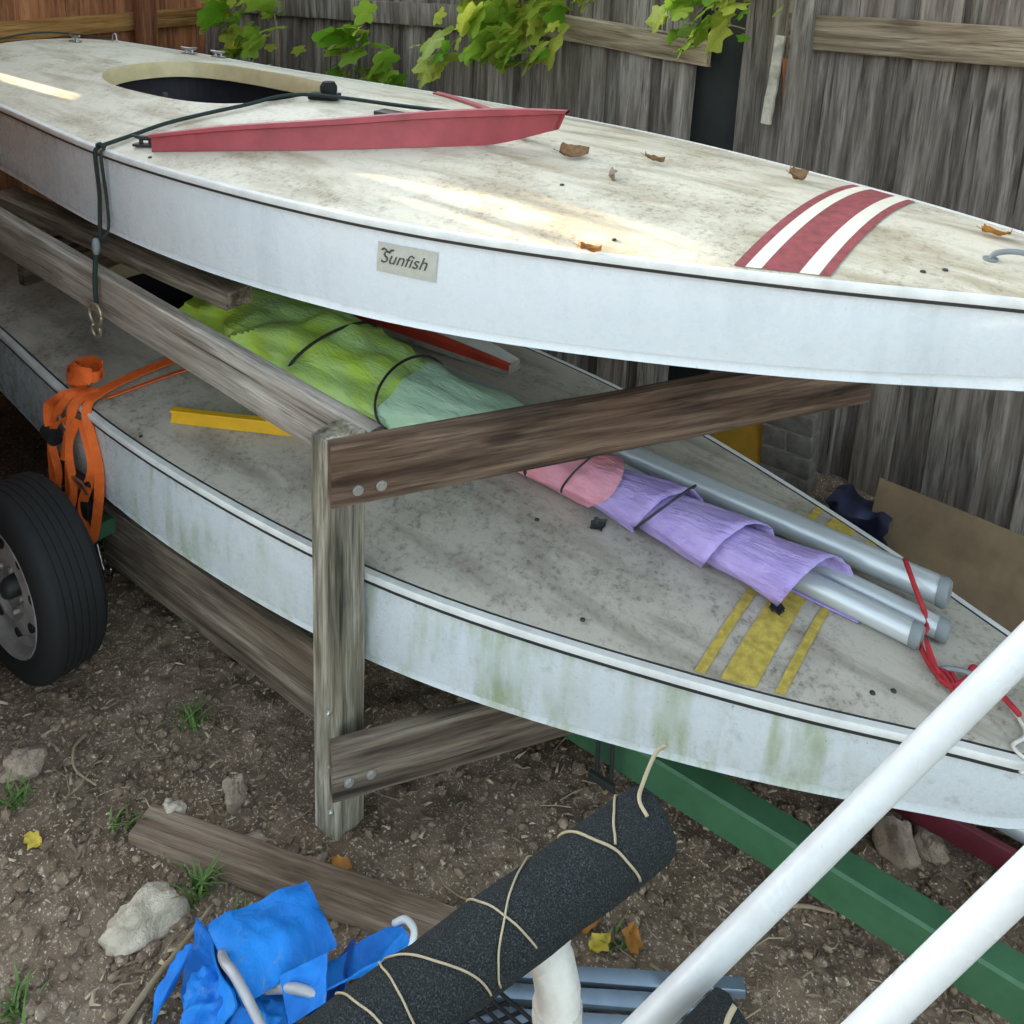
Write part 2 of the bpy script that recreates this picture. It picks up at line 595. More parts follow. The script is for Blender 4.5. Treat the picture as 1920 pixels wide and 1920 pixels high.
# ------------------------------------------------------------------ boats
ST = np.array([0, .08, .2, .45, .8, 1.3, 1.9, 2.5, 3.1, 3.7, 4.2])
BB = np.array([.026, .120, .186, .2925, .4207, .562, .633, .6359, .5794, .5206, .4215])
def natural_cubic(x, y):
    n = len(x)
    h = np.diff(x)
    A = np.zeros((n, n))
    r = np.zeros(n)
    A[0, 0] = A[-1, -1] = 1
    for i in range(1, n - 1):
        A[i, i-1], A[i, i], A[i, i+1] = h[i-1], 2 * (h[i-1] + h[i]), h[i]
        r[i] = 6 * ((y[i+1] - y[i]) / h[i] - (y[i] - y[i-1]) / h[i-1])
    m = np.linalg.solve(A, r)
    def f(t):
        k = int(np.clip(np.searchsorted(x, t) - 1, 0, n - 2))
        a, b, H = t - x[k], x[k+1] - t, h[k]
        return float((m[k] * b**3 + m[k+1] * a**3) / (6 * H) + (y[k] / H - m[k] * H / 6) * b + (y[k+1] / H - m[k+1] * H / 6) * a)
    return f
HB = natural_cubic(ST, BB)
def sheer(t): return -.0423 * math.exp(-t / .8) + .0505 * ((t - 2.1) / 2.1) ** 2
def hside(t): return .2384 - .1151 * math.exp(-t / .8) - .0347 * max(0, min(1, (t - 2) / 2.2))
def dz(t, u):
    b = HB(t)
    return sheer(t) + .1 * b * (1 - u * u)
def deckpt(x, y, up=0.0):
    t_ = -x
    b = HB(max(0, min(4.2, t_)))
    return Vector((x, y, dz(t_, max(-1, min(1, y / b))) + up))
CK_T, CK_Y, CK_A, CK_B, CK_N = 2.87, .03, .47, .29, 2.8     # cockpit opening
def tvals(a, b, n): return [a + (b - a) * i / n for i in range(n + 1)]
BOW_T = [4.2 * (i / 70) ** 1.35 for i in range(71)]

def make_boat(name, label, low):
    root = thing(name, label, 'boat', (0, 0, 0))
    dm, sm = ('deck_low', 'side_low') if low else ('deck_up', 'side_up')
    # deck: fore grid, ring round the cockpit, aft grid
    us = [-1 + 2 * j / 28 for j in range(29)]
    T1, T2 = 2.3, 3.45
    mb = MB()
    fore = [q for q in BOW_T if q < T1 - .02] + [T1]
    aft = tvals(T2, 4.2, 12)
    P = lambda t_, u: (-t_, HB(t_) * u, dz(t_, u))
    mb.grid([[P(t_, u) for u in us] for t_ in fore])
    mb.grid([[P(t_, u) for u in us] for t_ in aft])
    tt = tvals(T1, T2, 24)
    per = [(T1, u) for u in us] + [(q, 1) for q in tt[1:]] + [(T2, u) for u in us[::-1][1:]] + [(q, -1) for q in tt[::-1][1:-1]]
    hole = []
    for (q, u) in per:
        ox, oy = -q, HB(q) * u
        ang = math.atan2((oy - CK_Y) / CK_B, (-(ox + CK_T)) / CK_A)
        ca, sa = math.cos(ang), math.sin(ang)
        k = (abs(ca) ** CK_N + abs(sa) ** CK_N) ** (-1 / CK_N)
        hole.append((-CK_T - CK_A * k * ca, CK_Y + CK_B * k * sa))
    rows = []
    for s_ in (0, .2, .4, .6, .8, .93, 1):
        row = []
        for (q, u), (hx, hy) in zip(per, hole):
            x, y = -q + (hx + q) * s_, HB(q) * u + (hy - HB(q) * u) * s_
            b = HB(-x)
            if s_ == 0:
                row.append(P(q, u))
            else:
                row.append((x, y, dz(-x, y / b) + (.006 if s_ >= .93 else 0)))
        rows.append(row)
    mb.grid(rows, True)
    deck = mb.build('deck', dm, root, auto=35)
    # cockpit well
    lip = MB()
    top = [Vector((x, y, dz(-x, y / HB(-x)) + .006)) for x, y in hole]
    cx, cy = -CK_T, CK_Y
    lip.grid([top, [Vector((p.x + (cx - p.x) * .02, p.y + (cy - p.y) * .02, p.z - .02)) for p in top],
              [Vector((p.x + (cx - p.x) * .04, p.y + (cy - p.y) * .04, p.z - .06)) for p in top]], True)
    lip.build('cockpit_lip', 'tan', root, auto=40)
    well = MB()
    l0 = [Vector((p.x + (cx - p.x) * .04, p.y + (cy - p.y) * .04, p.z - .0605)) for p in top]
    l1 = [Vector((p.x - (cx - p.x) * .12, p.y - (cy - p.y) * .12, p.z - .066)) for p in top]
    l2 = [Vector((p.x - (cx - p.x) * .12, p.y - (cy - p.y) * .12, -.21)) for p in top]
    well.grid([l0, l1, l2, [Vector((cx + (p.x - cx) * .3, cy + (p.y - cy) * .3, -.21)) for p in top]], True)
    well.add([Vector((cx + (p.x - cx) * .3, cy + (p.y - cy) * .3, -.21)) for p in top], [tuple(range(len(top)))])
    well.build('cockpit_well', 'tub', root)
    # hull: sides, chine, bottom, transom
    mb = MB()
    for sgn in (-1, 1):
        rows = []
        for t_ in BOW_T:
            b, z, h = HB(t_), sheer(t_), hside(t_)
            bow = math.exp(-t_ / .5)
            k = max(.012, b - .008)
            row = [(-t_ - .002, sgn * (b - .003), z - .012)]
            for i in range(1, 6):
                q = i / 5
                row.append((-t_ - .02 * q, sgn * (b - .003 - .005 * q + .004 * math.sin(q * PI)), z - .012 - (h - .012) * q))
            row.append((-t_ - .022, sgn * (k - .012), z - h - .004))
            row.append((-t_ - .024, sgn * (k - .006), z - h - .022 - .012 * bow))
            kz = z - h - .03 - .07 * min(1, b / .35) * (1 - .35 * t_ / 4.2)
            row.append((-t_ - .03, sgn * (k * .82), z - h - .04 - .015 * (1 - bow)))
            row.append((-t_ - .03, sgn * (k * .4), (kz + z - h - .045) / 2 - .01))
            row.append((-t_ - .03, 0, kz))
            rows.append(row)
        mb.grid(rows)
        if sgn < 0:
            tr = rows[-1]
        else:
            tr2 = rows[-1]
    loop = tr + tr2[::-1][1:]
    mb.add(loop, [tuple(range(len(loop)))])
    hull = mb.build('hull', sm, root, auto=28)
    # gunwale trim
    mb = MB()
    dk = MB()
    for sgn in (-1, 1):
        a, b_ = [], []
        for t_ in BOW_T[:-1] + [4.2]:
            b, z = HB(t_), sheer(t_)
            tn = Vector((-1, sgn * (HB(min(4.2, t_ + .01)) - HB(max(0, t_ - .01))) / .02, 0)).normalized()
            nn = Vector((tn.y * -sgn * -1, 0, 0))
            nrm = Vector((-tn.y, tn.x, 0))
            if nrm.y * sgn < 0:
                nrm = -nrm
            c = Vector((-t_, sgn * b, z))
            prof = [(-.012, .0035), (.004, .0035), (.0075, -.001), (.0075, -.011), (-.006, -.012)]
            a.append([c + nrm * p + Vector((0, 0, q)) for p, q in prof])
            if low:
                pd = [(-.030, .0015), (-.0125, .0045), (-.0125, -.004), (-.030, -.004)]
                b_.append([c + nrm * p + Vector((0, 0, q)) for p, q in pd])
            else:
                pd = [(.0062, -.0112), (.0062, -.0185), (-.006, -.0185), (-.006, -.0112)]
                b_.append([c + nrm * p + Vector((0, 0, q)) for p, q in pd])
        mb.grid(a, True)
        dk.grid(b_, True)
        if low:
            b2 = []
            for t_ in BOW_T:
                c = Vector((-t_, sgn * HB(t_), sheer(t_)))
                b2.append([c + Vector((0, sgn * p, q)) for p, q in [(.005, -.0115), (.005, -.021), (-.006, -.021), (-.006, -.0115)]])
            dk.grid(b2, True)
    mb.build('gunwale_trim', 'trim_white', root, auto=50)
    dk.build('rubber_strip', 'trim_dark', root, auto=50)
    # painted stripes across the foredeck
    S = [.7039, .6835, .6547, .59, .5564, .5377]
    def stripe(nm, s0, s1, mat, lim=1.0):
        m_ = MB()
        rows = []
        for s_ in tvals(s0, s1, 3):
            bb = HB(s_)
            rows.append([(-s_, bb * u * (1 - .022 / bb), dz(s_, u * (1 - .022 / bb)) + .0022) for u in tvals(-1, lim, 24)])
        m_.grid(rows)
        return m_.build(nm, mat, root, smooth=True)
    sm_ = 'yellow_strip' if low else 'red_strip'
    stripe('stripe', S[0], S[1], sm_)
    stripe('stripe', S[2], S[3], sm_)
    stripe('stripe', S[4], S[5], sm_)
    if not low:
        stripe('pale_stripe', S[1] - .0005, S[2] + .0005, 'cream')
        stripe('pale_stripe', S[3] - .0005, S[4] + .0005, 'cream')
    # V-shaped splash rail
    mb = MB()
    for sgn in ((-1,) if low else (-1, 1)):
        def dp(x, y, up): 
            p = deckpt(x, y)
            return Vector((x, y, p.z + up))
        base = [dp(-2.31, sgn * .585, .002), dp(-2.10, sgn * .475, .002), dp(-1.86, sgn * .335, .002), dp(-1.66, sgn * .18, .002), dp(-1.53, sgn * .06, .004), Vector((-1.36, 0, .118))]
        topp = [dp(-2.32, sgn * .58, .048), dp(-2.12, sgn * .465, .066), dp(-1.87, sgn * .325, .082), dp(-1.66, sgn * .165, .096), dp(-1.50, sgn * .045, .104), Vector((-1.335, 0, .172))]
        if low:
            base = [dp(-2.26, -.53, .002), dp(-2.1, -.455, .002), dp(-1.98, -.395, .002), dp(-1.86, -.335, .002)]
            topp = [p + Vector((0, .006, .042)) for p in base]
        elif sgn > 0:
            topp = [p.lerp(q, .12) for p, q in zip(base[:-1], topp[:-1])] + [topp[-1]]
        base, topp = smoothpath(base, 5), smoothpath(topp, 5)
        rows = []
        for p, q in zip(base, topp):
            ins = Vector((-.006, -sgn * .008, 0))
            out = Vector((.004, sgn * .011, 0))
            fl = p + (q - p) * .78
            rows.append([p, fl, fl + out + Vector((0, 0, .004)), q + out, q, q + ins, p + ins])
        mb.grid(rows, True)
        mb.add(rows[0], [tuple(range(7))])
    mb.build('splash_rail', 'yellow' if low else 'red', root, auto=40)
    # bow handle
    hp = deckpt(-.27, -.05)
    mb = MB()
    arc = smoothpath([hp + Vector((-.055, -.02, -.004)), hp + Vector((-.045, -.015, .02)), hp + Vector((0, 0, .03)), hp + Vector((.045, .015, .02)), hp + Vector((.055, .02, -.004))], 6)
    arc = [hp + (q - hp) * .75 for q in arc]
    mb.tube(arc, .0055, 8)
    for e in (arc[0], arc[-1]):
        mb.tube([e + Vector((0, 0, 0)), e + Vector((0, 0, .008))], .014, 10)
    mb.build('bow_handle', 'cap', root, auto=50)
    for (x, y) in ((-.402, -.194), (-.37, -.164), (-2.28, -.61), (-.95, -.4), (-1.2, -.22)):
        c = deckpt(x, y)
        MB().lathe([(.0001, .004), (.005, .003), (.006, 0)], 8, 'Z', c).build('screw', 'trim_dark', root, smooth=True)
    return root

def deck_cleat(root, x, y, ang, mat='chrome'):
    c = deckpt(x, y)
    mb = MB()
    rm = Matrix.Rotation(ang, 3, 'Z')
    mb.box(c + Vector((0, 0, .004)), (.07, .025, .008), rm, .003)
    mb.tube([c + rm @ Vector(p) for p in ((-.04, 0, .03), (-.015, 0, .024), (.015, 0, .024), (.04, 0, .03))], [.004, .007, .007, .004], 8)
    mb.tube([c + rm @ Vector((-.014, 0, .002)), c + rm @ Vector((-.014, 0, .024))], .006, 8)
    mb.tube([c + rm @ Vector((.014, 0, .002)), c + rm @ Vector((.014, 0, .024))], .006, 8)
    mb.build('cleat', mat, root, auto=40)

ZU = 1.45
up = make_boat('sailing_dinghy', 'white sailing dinghy with red splash rail and red bow stripes, on top of the rack', False)
up.location = (0, 0, ZU)
lo = make_boat('sailing_dinghy', 'algae-stained dinghy with yellow bow stripes, below the other on the trailer', True)
lo.location = (.009, -.0842, .579)
lo.rotation_euler = (-.0343, .0286, .0011)
bpy.context.view_layer.update()
LO = lo.matrix_world.copy()
def lowdeck(x, y, upz=0.0):
    """world point on the lower deck at world x, y"""
    lx, ly = x - .009, y + .0842
    p = deckpt(lx, ly, upz)
    return LO @ p

# fittings of the upper boat
for (x, y, a) in ((-4.06, .15, 0), (-3.62, .43, .4), (-3.55, .53, .3)):
    deck_cleat(up, x, y, a)
deck_cleat(up, -2.37, -.565, .5, 'trim_dark')
brp = [deckpt(-4.12, y, .03 + .012 * math.cos(y * 9)) for y in tvals(-.36, .36, 10)]
MB().tube(brp, .004, 6).build('bridle', 'rope_dark', up, smooth=True)
for sgn in (-1, 1):
    c = deckpt(-4.1, sgn * .36)
    MB().tube(smoothpath([c + Vector((-.02, 0, -.002)), c + Vector((-.012, 0, .035)), c + Vector((.012, 0, .035)), c + Vector((.02, 0, -.002))], 5), .004, 8).build('bridle_eye', 'chrome', up, smooth=True)
c = deckpt(-2.33, .06)
mb = MB()
mb.box(c + Vector((0, 0, .012)), (.10, .05, .02), Matrix.Rotation(.5, 3, 'Z'), .006)
mb.lathe([(.001, .05), (.02, .05), (.028, .035), (.028, .02), (.02, .0)], 16, 'Z', c + Vector((.02, 0, .012)))
mb.build('mainsheet_block', 'black', up, auto=40)
mb = MB()
mb.box(deckpt(-1.86, .02) + Vector((0, 0, .008)), (.36, .05, .016), None, .005)
mb.build('daggerboard_slot', 'trim_dark', up, auto=40)
for (x, y) in ((-2.78, -.236),):
    mb = MB()
    c = deckpt(x, y)
    mb.lathe([(.001, .014), (.008, .012), (.01, 0)], 10, 'Z', c)
    mb.build('stud', 'trim_dark', up, smooth=True)
# nameplate sticker on the near side
def side_pt(x, zr, out):
    t_ = -x
    b, h = HB(t_), hside(t_)
    q = (-zr - .012) / (h - .012)
    slope = (HB(t_ + .02) - HB(t_ - .02)) / .04
    nrm = Vector((slope, -1, 0)).normalized()
    p = Vector((-t_ - .02 * q, -(b - .003 - .005 * q + .004 * math.sin(max(0, min(1, q)) * PI)), sheer(t_) + zr))
    return p + nrm * out, nrm
mb = MB()
rows = []
for zr in tvals(-.045, -.115, 4):
    rows.append([side_pt(x, zr, .0025)[0] for x in tvals(-1.435, -1.285, 8)])
mb.grid(rows)
plate = mb.build('nameplate', 'plate', up)
def side_text(s_, size, x, zr, shear, nm):
    cu = bpy.data.curves.new('t', 'FONT')
    cu.body = s_
    cu.size = size
    cu.shear = shear
    cu.extrude = .0004
    tmp = bpy.data.objects.new('t', cu)
    COL.objects.link(tmp)
    bpy.context.view_layer.update()
    me = bpy.data.meshes.new_from_object(tmp.evaluated_get(bpy.context.evaluated_depsgraph_get()))
    bpy.data.objects.remove(tmp)
    for q in me.vertices:
        p, nrm = side_pt(x + q.co.x, zr + q.co.y, .0032 + q.co.z)
        q.co = p
    me.materials.clear()
    me.materials.append(M['ink'])
    o = bpy.data.objects.new(nm, me)
    COL.objects.link(o)
    o.parent = plate
    return o
side_text('Sunfish', .042, -1.427, -.092, .35, 'lettering')
mb = MB()
mb.tube([side_pt(-1.423 + .005 * i, -.062 + .004 * math.sin(i * 1.4), .0035)[0] for i in range(7)], .0022, 5)
mb.build('fish_mark', 'ink', plate)

# ------------------------------------------------------------------ tie-down line over the upper boat, with ring
td = thing('tie_down_line', 'dark cord over the upper dinghy ending in a pale metal ring', 'rope', (0, 0, 0))
A = deckpt(-2.37, .0, .02) + Vector((0, 0, ZU))
B = deckpt(-2.46, -.42, .012) + Vector((0, 0, ZU))
edge = Vector((-2.47, -.648, ZU + .012))
path = [deckpt(-1.62, .05, .05) + Vector((0, 0, ZU)), deckpt(-1.95, .06, .03) + Vector((0, 0, ZU)), A, (A + B) / 2 + Vector((0, 0, .004)), B, deckpt(-2.47, -.55, .01) + Vector((0, 0, ZU)), edge]
MB().tube(smoothpath(path, 6), .0065, 7).build('cord', 'rope_dark', td, smooth=True)
MB().tube(smoothpath([edge, edge + Vector((.0, -.012, -.02)), Vector((-2.475, -.653, ZU - .12)), Vector((-2.48, -.655, ZU - .215)), Vector((-2.455, -.672, 1.19))], 5), .006, 7).build('cord', 'rope_dark', td, smooth=True)
MB().tube(smoothpath([edge + Vector((.03, 0, .0)), edge + Vector((.03, -.012, -.02)), Vector((-2.44, -.653, ZU - .12)), Vector((-2.435, -.655, ZU - .215)), Vector((-2.445, -.672, 1.2))], 5), .0045, 7).build('cord', 'rope_dark', td, smooth=True)
MB().tube(smoothpath([edge + Vector((0, -.002, .004)), edge + Vector((.015, -.004, .008)), edge + Vector((.03, 0, .004))], 4), .008, 7).build('knot', 'rope_dark', td, smooth=True)
mb = MB()
mb.lathe([(.001, .024), (.008, .02), (.011, .008), (.011, -.01), (.007, -.024), (.001, -.028)], 12, 'Z', (-2.45, -.688, 1.185))
mb.build('hook', 'cap', td, smooth=True)
MB().tube(smoothpath([(-2.45, -.69, 1.16), (-2.447, -.70, 1.09), (-2.443, -.703, 1.02)], 5), .007, 7).build('cord', 'rope_dark', td, smooth=True)
def ring(c, r, w, ax, ay, a0=0, a1=2 * PI):
    n = 26
    c, ax, ay = Vector(c), Vector(ax), Vector(ay)
    return MB().tube([c + ax * (r * math.cos(a0 + (a1 - a0) * i / n)) + ay * (r * math.sin(a0 + (a1 - a0) * i / n)) for i in range(n + 1)], w, 8)
ring((-2.443, -.708, .99), .031, .0045, (1, 0, 0), (0, 0, 1)).build('ring', 'brass', td, smooth=True)
ring((-2.435, -.713, .945), .02, .0045, (1, 0, .3), (-.1, -.2, 1), PI * .55, PI * 2.1).build('hook', 'brass', td, smooth=True)

# ------------------------------------------------------------------ wooden rack
rack = thing('wooden_rack', 'weathered lumber rack holding the upper dinghy over the trailer', 'rack')
def bolt(p, axis, r=.009):
    p, axis = Vector(p), Vector(axis).normalized()
    mb = MB()
    mb.tube([p - axis * .004, p + axis * .003], r * 1.3, 12)
    mb.tube([p + axis * .0028, p + axis * .008], [r, r * .8], 6)
    return mb.build('bolt', 'screw', rack, auto=30)
PX, PY = -1.4275, -.7255
# post (local x along its length, so it runs upwards); a notch at the foot
mb, mw = lumber((PX - .024, PY, -.03), (PX, PY, 1.005), .089, .089, .003, 20, 3, up=(1, 0, 0), rag=.012)
po = mb.build('post', M['grey_x'], None, auto=40)
po.data.materials.clear()
po.data.materials.append(M['post_x'])
po.matrix_world = mw
po.parent = rack
def rz(x): return 1.005 - .086 * (x + 1.38)
lumber_obj('rail', 'grey_x', (-3.75, -.661, rz(-3.75) - .066), (-1.385, -.661, rz(-1.385) - .066), .038, .132, rack, seed=11)
cd = Vector((.73, 1.16, 0)).normalized()
c0 = Vector((-1.375, -.80, .965))
lumber_obj('cross_beam', 'dark_y', c0, c0 + cd * 1.40 + Vector((0, 0, -.01)), .04, .14, rack, seed=21, n=18)
l0 = Vector((-1.375, -.815, .243))
lumber_obj('lower_cross_beam', 'low_y', l0, l0 + Vector((.32, .5, -.012)).normalized() * .68, .04, .135, rack, seed=31)
lumber_obj('side_board', 'low_y', (-2.55, -.66, .232), (-1.475, -.66, .232), .036, .20, rack, seed=41)
lumber_obj('bunk', 'low_y', (-3.3, -.545, 1.13), (-2.06, -.505, 1.075), .09, .05, rack, seed=51)
# rear upright and cross piece, behind the frame edge
mb, mw = lumber((-3.62, -.725, -.02), (-3.62, -.725, 1.18), .089, .089, .003, 14, 5, up=(1, 0, 0))
o = mb.build('post', M['grey_x'], None, auto=40); o.matrix_world = mw; o.parent = rack
lumber_obj('cross_beam', 'low_y', (-3.02, -.64, .97), (-3.02, .62, .97), .04, .13, rack, seed=25)
lumber_obj('rail', 'grey_x', (-3.75, .60, 1.13), (-1.9, .60, .98), .038, .13, rack, seed=12)
mb, mw = lumber((-3.4, .64, -.02), (-3.4, .64, 1.18), .089, .089, .003, 14, 6, up=(1, 0, 0))
o = mb.build('post', M['grey_x'], None, auto=40); o.matrix_world = mw; o.parent = rack
nrm_c = Vector((cd.y, -cd.x, 0))
for k in (.055, .105):
    bolt(c0 + cd * k + nrm_c * .0215 + Vector((0, 0, -.035)), nrm_c)
ld = Vector((.32, .5, -.012)).normalized()
nl = Vector((ld.y, -ld.x, 0)).normalized()
for k, z in ((.035, -.02), (.085, -.015)):
    bolt(l0 + ld * k + nl * .0215 + Vector((0, 0, z)), nl)
for z in (.06, .18, .33):
    bolt((PX - .0, PY - .0455, z), (0, -1, 0), .005)

# ------------------------------------------------------------------ trailer
tr = thing('boat_trailer', 'green steel boat trailer with tongue on the ground, under the dinghies', 'trailer')
def box_between(p0, p1, w, h, name, mat, parent):
    mb, mw = lumber(p0, p1, w, h, .0008, 10)
    o = mb.build(name, mat, None, auto=30)
    o.matrix_world = mw
    o.parent = parent
    return o
box_between((-2.5, -.255, .135), (1.6, -.255, .115), .068, .10, 'tongue', 'green', tr)
box_between((-2.5, -.82, .29), (-2.5, .82, .29), .05, .05, 'axle', 'green', tr)
box_between((-2.9, -.55, .21), (-1.95, -.55, .21), .05, .08, 'frame_rail', 'green', tr)
box_between((-2.9, .45, .21), (-1.95, .45, .21), .05, .08, 'frame_rail', 'green', tr)
box_between((-1.98, -.6, .16), (-1.98, .5, .16), .05, .06, 'cross_member', 'green', tr)
mb = MB()
for x in (-.985, -.945):
    mb.tube([(x, -.315, .06), (x, -.315, .30)], .006, 8)
mb.box((-.965, -.31, .265), (.075, .02, .05), None, .003)
mb.box((-.965, -.325, .07), (.07, .012, .02), None, .002)
mb.build('u_bolt', 'trim_dark', tr, auto=40)
def wheel(cx, cy, sgn):
    """axis along y, outer face at cy"""
    c = (cx, cy, .275)
    w = bpy.data.objects.new('wheel', None)
    COL.objects.link(w)
    w.parent = tr
    w.location = c
    s_ = sgn
    ty = MB()
    prof = [(.205, .02), (.212, .006), (.235, -.002), (.27, .002), (.295, .014), (.303, .024)]
    for k in range(6):
        y = .03 + k * .019
        prof += [(.305, y), (.305, y + .015), (.302, y + .016), (.302, y + .018)]
    prof += [(.303, .148), (.29, .162), (.25, .172), (.212, .168), (.205, .155)]
    ty.lathe([(r * .9, s_ * h) for r, h in prof], 64, 'Y')
    ty.build('tyre', 'black', w, auto=30)
    rm = MB()
    rm.lathe([(r * .9, s_ * h) for r, h in [(.205, .02), (.213, .008), (.208, .004), (.196, .012), (.188, .035), (.165, .045), (.15, .03), (.1, .022), (.085, .035), (.06, .035), (.055, .05), (.0005, .05)]], 48, 'Y')
    rm.lathe([(r * .9, s_ * h) for r, h in [(.205, .02), (.19, .08), (.205, .155)]], 48, 'Y')
    rim = rm.build('rim', 'rim', w, auto=30)
    for k in range(8):
        a = k * PI / 4 + .2
        m_ = MB()
        m_.lathe([(.001, s_ * .0), (.014, s_ * .0), (.016, s_ * .012)], 12, 'Y', (.128 * math.cos(a), s_ * .024, .128 * math.sin(a)))
        m_.build('vent_hole', 'black', rim)
    for k in range(5):
        a = k * 2 * PI / 5
        m_ = MB()
        m_.lathe([(.001, s_ * .018), (.008, s_ * .02), (.009, s_ * .036)], 6, 'Y', (.068 * math.cos(a), 0, .068 * math.sin(a)))
        m_.build('lug_nut', 'screw', rim)
    m_ = MB()
    m_.lathe([(.001, s_ * .006), (.022, s_ * .008), (.03, s_ * .02), (.032, s_ * .05)], 20, 'Y')
    m_.build('hub_cap', 'trim_dark', rim, smooth=True)
    return w
wheel(-2.47, -1.02, 1)
wheel(-2.47, .985, -1)

# ------------------------------------------------------------------ rolled sail, spars
sail_t = thing('rolled_sail', 'rolled sail in lime, mint, pink and lilac bands tied on the lower deck', 'sail')
def sail_seg(x0, x1, mat, pitch, nx, rfun, y_of, ph=0.0, skew=0.0, step=.09, rough=.01, fy=1.12, fz=.6):
    mb = MB()
    nth = 72
    rows = []
    for i in range(nx + 1):
        row = []
        for k in range(nth + 1):
            th = 2 * PI * k / nth
            x = x0 + (x1 - x0) * i / nx
            x += skew * math.sin(th - .6) * .08
            s_ = (th / (2 * PI) + x / pitch + ph) % 1.0
            r = rfun(x) * (1 + step * (1 - s_)) + rough * nz(x * 7, math.cos(th) * 2.2, math.sin(th) * 2.2) + .004 * nz(x * 24, math.cos(th) * 5, math.sin(th) * 5)
            yc = y_of(x)
            base = lowdeck(x, yc)
            y = yc + r * fy * math.cos(th)
            z = base.z + .004 + rfun(x) * fz + r * fz * math.sin(th)
            zd = lowdeck(x, max(-.6, min(.45, y))).z + .004
            row.append((x, y, max(z, zd)))
        rows.append(row)
    mb.grid(rows)
    o = mb.build('sail_panel', mat, sail_t, auto=38)
    return o
y_ax = lambda x: -.135 - .055 * max(0.0, min(1.0, (-1.35 - x) * 3)) + .012 * math.sin(x * 2.2) + (-.02 * (x + 1.4) if x < -1.4 else .02 * (x + 1.4))
sail_seg(-2.72, -1.74, 'lime', .9, 70, lambda x: .112 + .014 * math.sin(x * 5) - .03 * max(0, -2.4 - x), y_ax, .15, .5, .16, .045, 1.3, .62)
sail_seg(-1.75, -1.41, 'mint', .9, 26, lambda x: .104 + .010 * math.sin(x * 6), y_ax, .2, .5, .12, .022, 1.25, .62)
sail_seg(-1.42, -1.10, 'pink', .5, 30, lambda x: .078 - .02 * max(0, x + 1.3), y_ax, .1, .8, .1, .008, 1.1, .68)
def sail_wrap(x0, pitch, turns, W, R0, flare, mat, seed):
    mb = MB()
    nphi, nw = int(72 * turns), 10
    rows = []
    for i in range(nphi + 1):
        phi = 2 * PI * turns * i / nphi
        row = []
        for j in range(nw + 1):
            w = j / nw
            x = x0 + pitch * phi / (2 * PI) + W * (w - .5)
            th = phi - 1.9
            r = R0 + flare * (w - .45) + .006 * nz(x * 6 + seed, math.cos(th) * 2, math.sin(th) * 2) + .0035 * nz(x * 20, math.cos(th) * 6 + seed, math.sin(th) * 6)
            r += .010 * w * w * nz(phi * 1.5, seed) + .004 * nz(phi * 5, w * 2 + seed)
            yc = y_ax(x)
            b = lowdeck(x, yc)
            y = yc + r * 1.12 * -math.cos(th)
            z = b.z + .004 + R0 * .72 + r * .72 * math.sin(th)
            row.append((x, y, max(z, lowdeck(x, y).z + .004 + .002 * w)))
        rows.append(row)
    mb.grid(rows)
    o = mb.build('sail_panel', mat, sail_t, smooth=True)
    sm = o.modifiers.new('thickness', 'SOLIDIFY')
    sm.thickness = .0025
    return o
sail_wrap(-1.13, .178, 3.05, .24, .064, .03, 'purple', 3)
def wrap(x, r, skew, mat='trim_dark', w=.0035, fy=1.12, fz=.6):
    pts = []
    for k in range(29):
        th = -.5 + 2 * PI * k / 28 * .62
        xx = x + skew * math.sin(th - .3)
        b = lowdeck(xx, y_ax(xx))
        pts.append((xx, y_ax(xx) + r * fy * 1.02 * -math.cos(th), b.z + .004 + r * fz + r * fz * 1.03 * math.sin(th)))
    MB().tube(pts, w, 6).build('tie_line', mat, sail_t, smooth=True)
wrap(-2.06, .133, .03, w=.005, fy=1.3, fz=.62)
wrap(-1.72, .121, -.05, w=.004, fy=1.28, fz=.62)
wrap(-1.28, .086, .0, w=.005, fy=1.1, fz=.68)
wrap(-1.155, .082, .03, w=.003, fy=1.1, fz=.72)
wrap(-.93, .084, .05, w=.003, fy=1.12, fz=.72)
def spar(p0, p1, r, nm, parent):
    o = MB().tube([p0, p1], r, 28, False).build(nm, 'alu', parent, smooth=True)
    d_ = (Vector(p1) - Vector(p0)).normalized()
    m_ = MB()
    m_.tube([Vector(p1) - d_ * .002, Vector(p1) + d_ * .012, Vector(p1) + d_ * .02], [r * 1.06, r * 1.06, r * .9], 28)
    m_.build('end_cap', 'cap', o, auto=40)
    return o
def ld_(x, y, r): return lowdeck(x, y) + Vector((0, 0, r + .001))
b0, b1 = ld_(-1.4, -.10, .026), ld_(-.365, -.105, .026)
spar(b0, b1, .026, 'boom', sail_t)
g0, g1 = ld_(-1.4, -.02, .024) , ld_(-.325, -.045, .024)
spar(g0, g1, .024, 'gaff', sail_t)
mast = thing('mast_tube', 'long silver mast tube lying beside the rolled sail on the lower deck', 'tube')
m0, m1 = Vector((-2.3, .07, 0)), Vector((-.345, .045, 0))
m0.z, m1.z = lowdeck(-1.3, .06).z + .045, lowdeck(-.5, .045).z + .046
spar(m0, m1, .032, 'tube', mast)
rp = [(-.42, .03, .72), (-.385, -.02, .70), (-.345, -.06, .655), (-.35, -.10, .64), (-.315, -.145, .628), (-.275, -.175, .628), (-.25, -.14, .63), (-.245, -.10, .632), (-.22, -.11, .63), (-.15, -.16, .622)]
MB().tube(smoothpath(rp, 6), .006, 7).build('halyard_cord', 'rope_red', None, smooth=True)
tag(bpy.data.objects['halyard_cord'], 'red cord trailing from the spar ends over the lower bow', 'rope')
mb = MB()
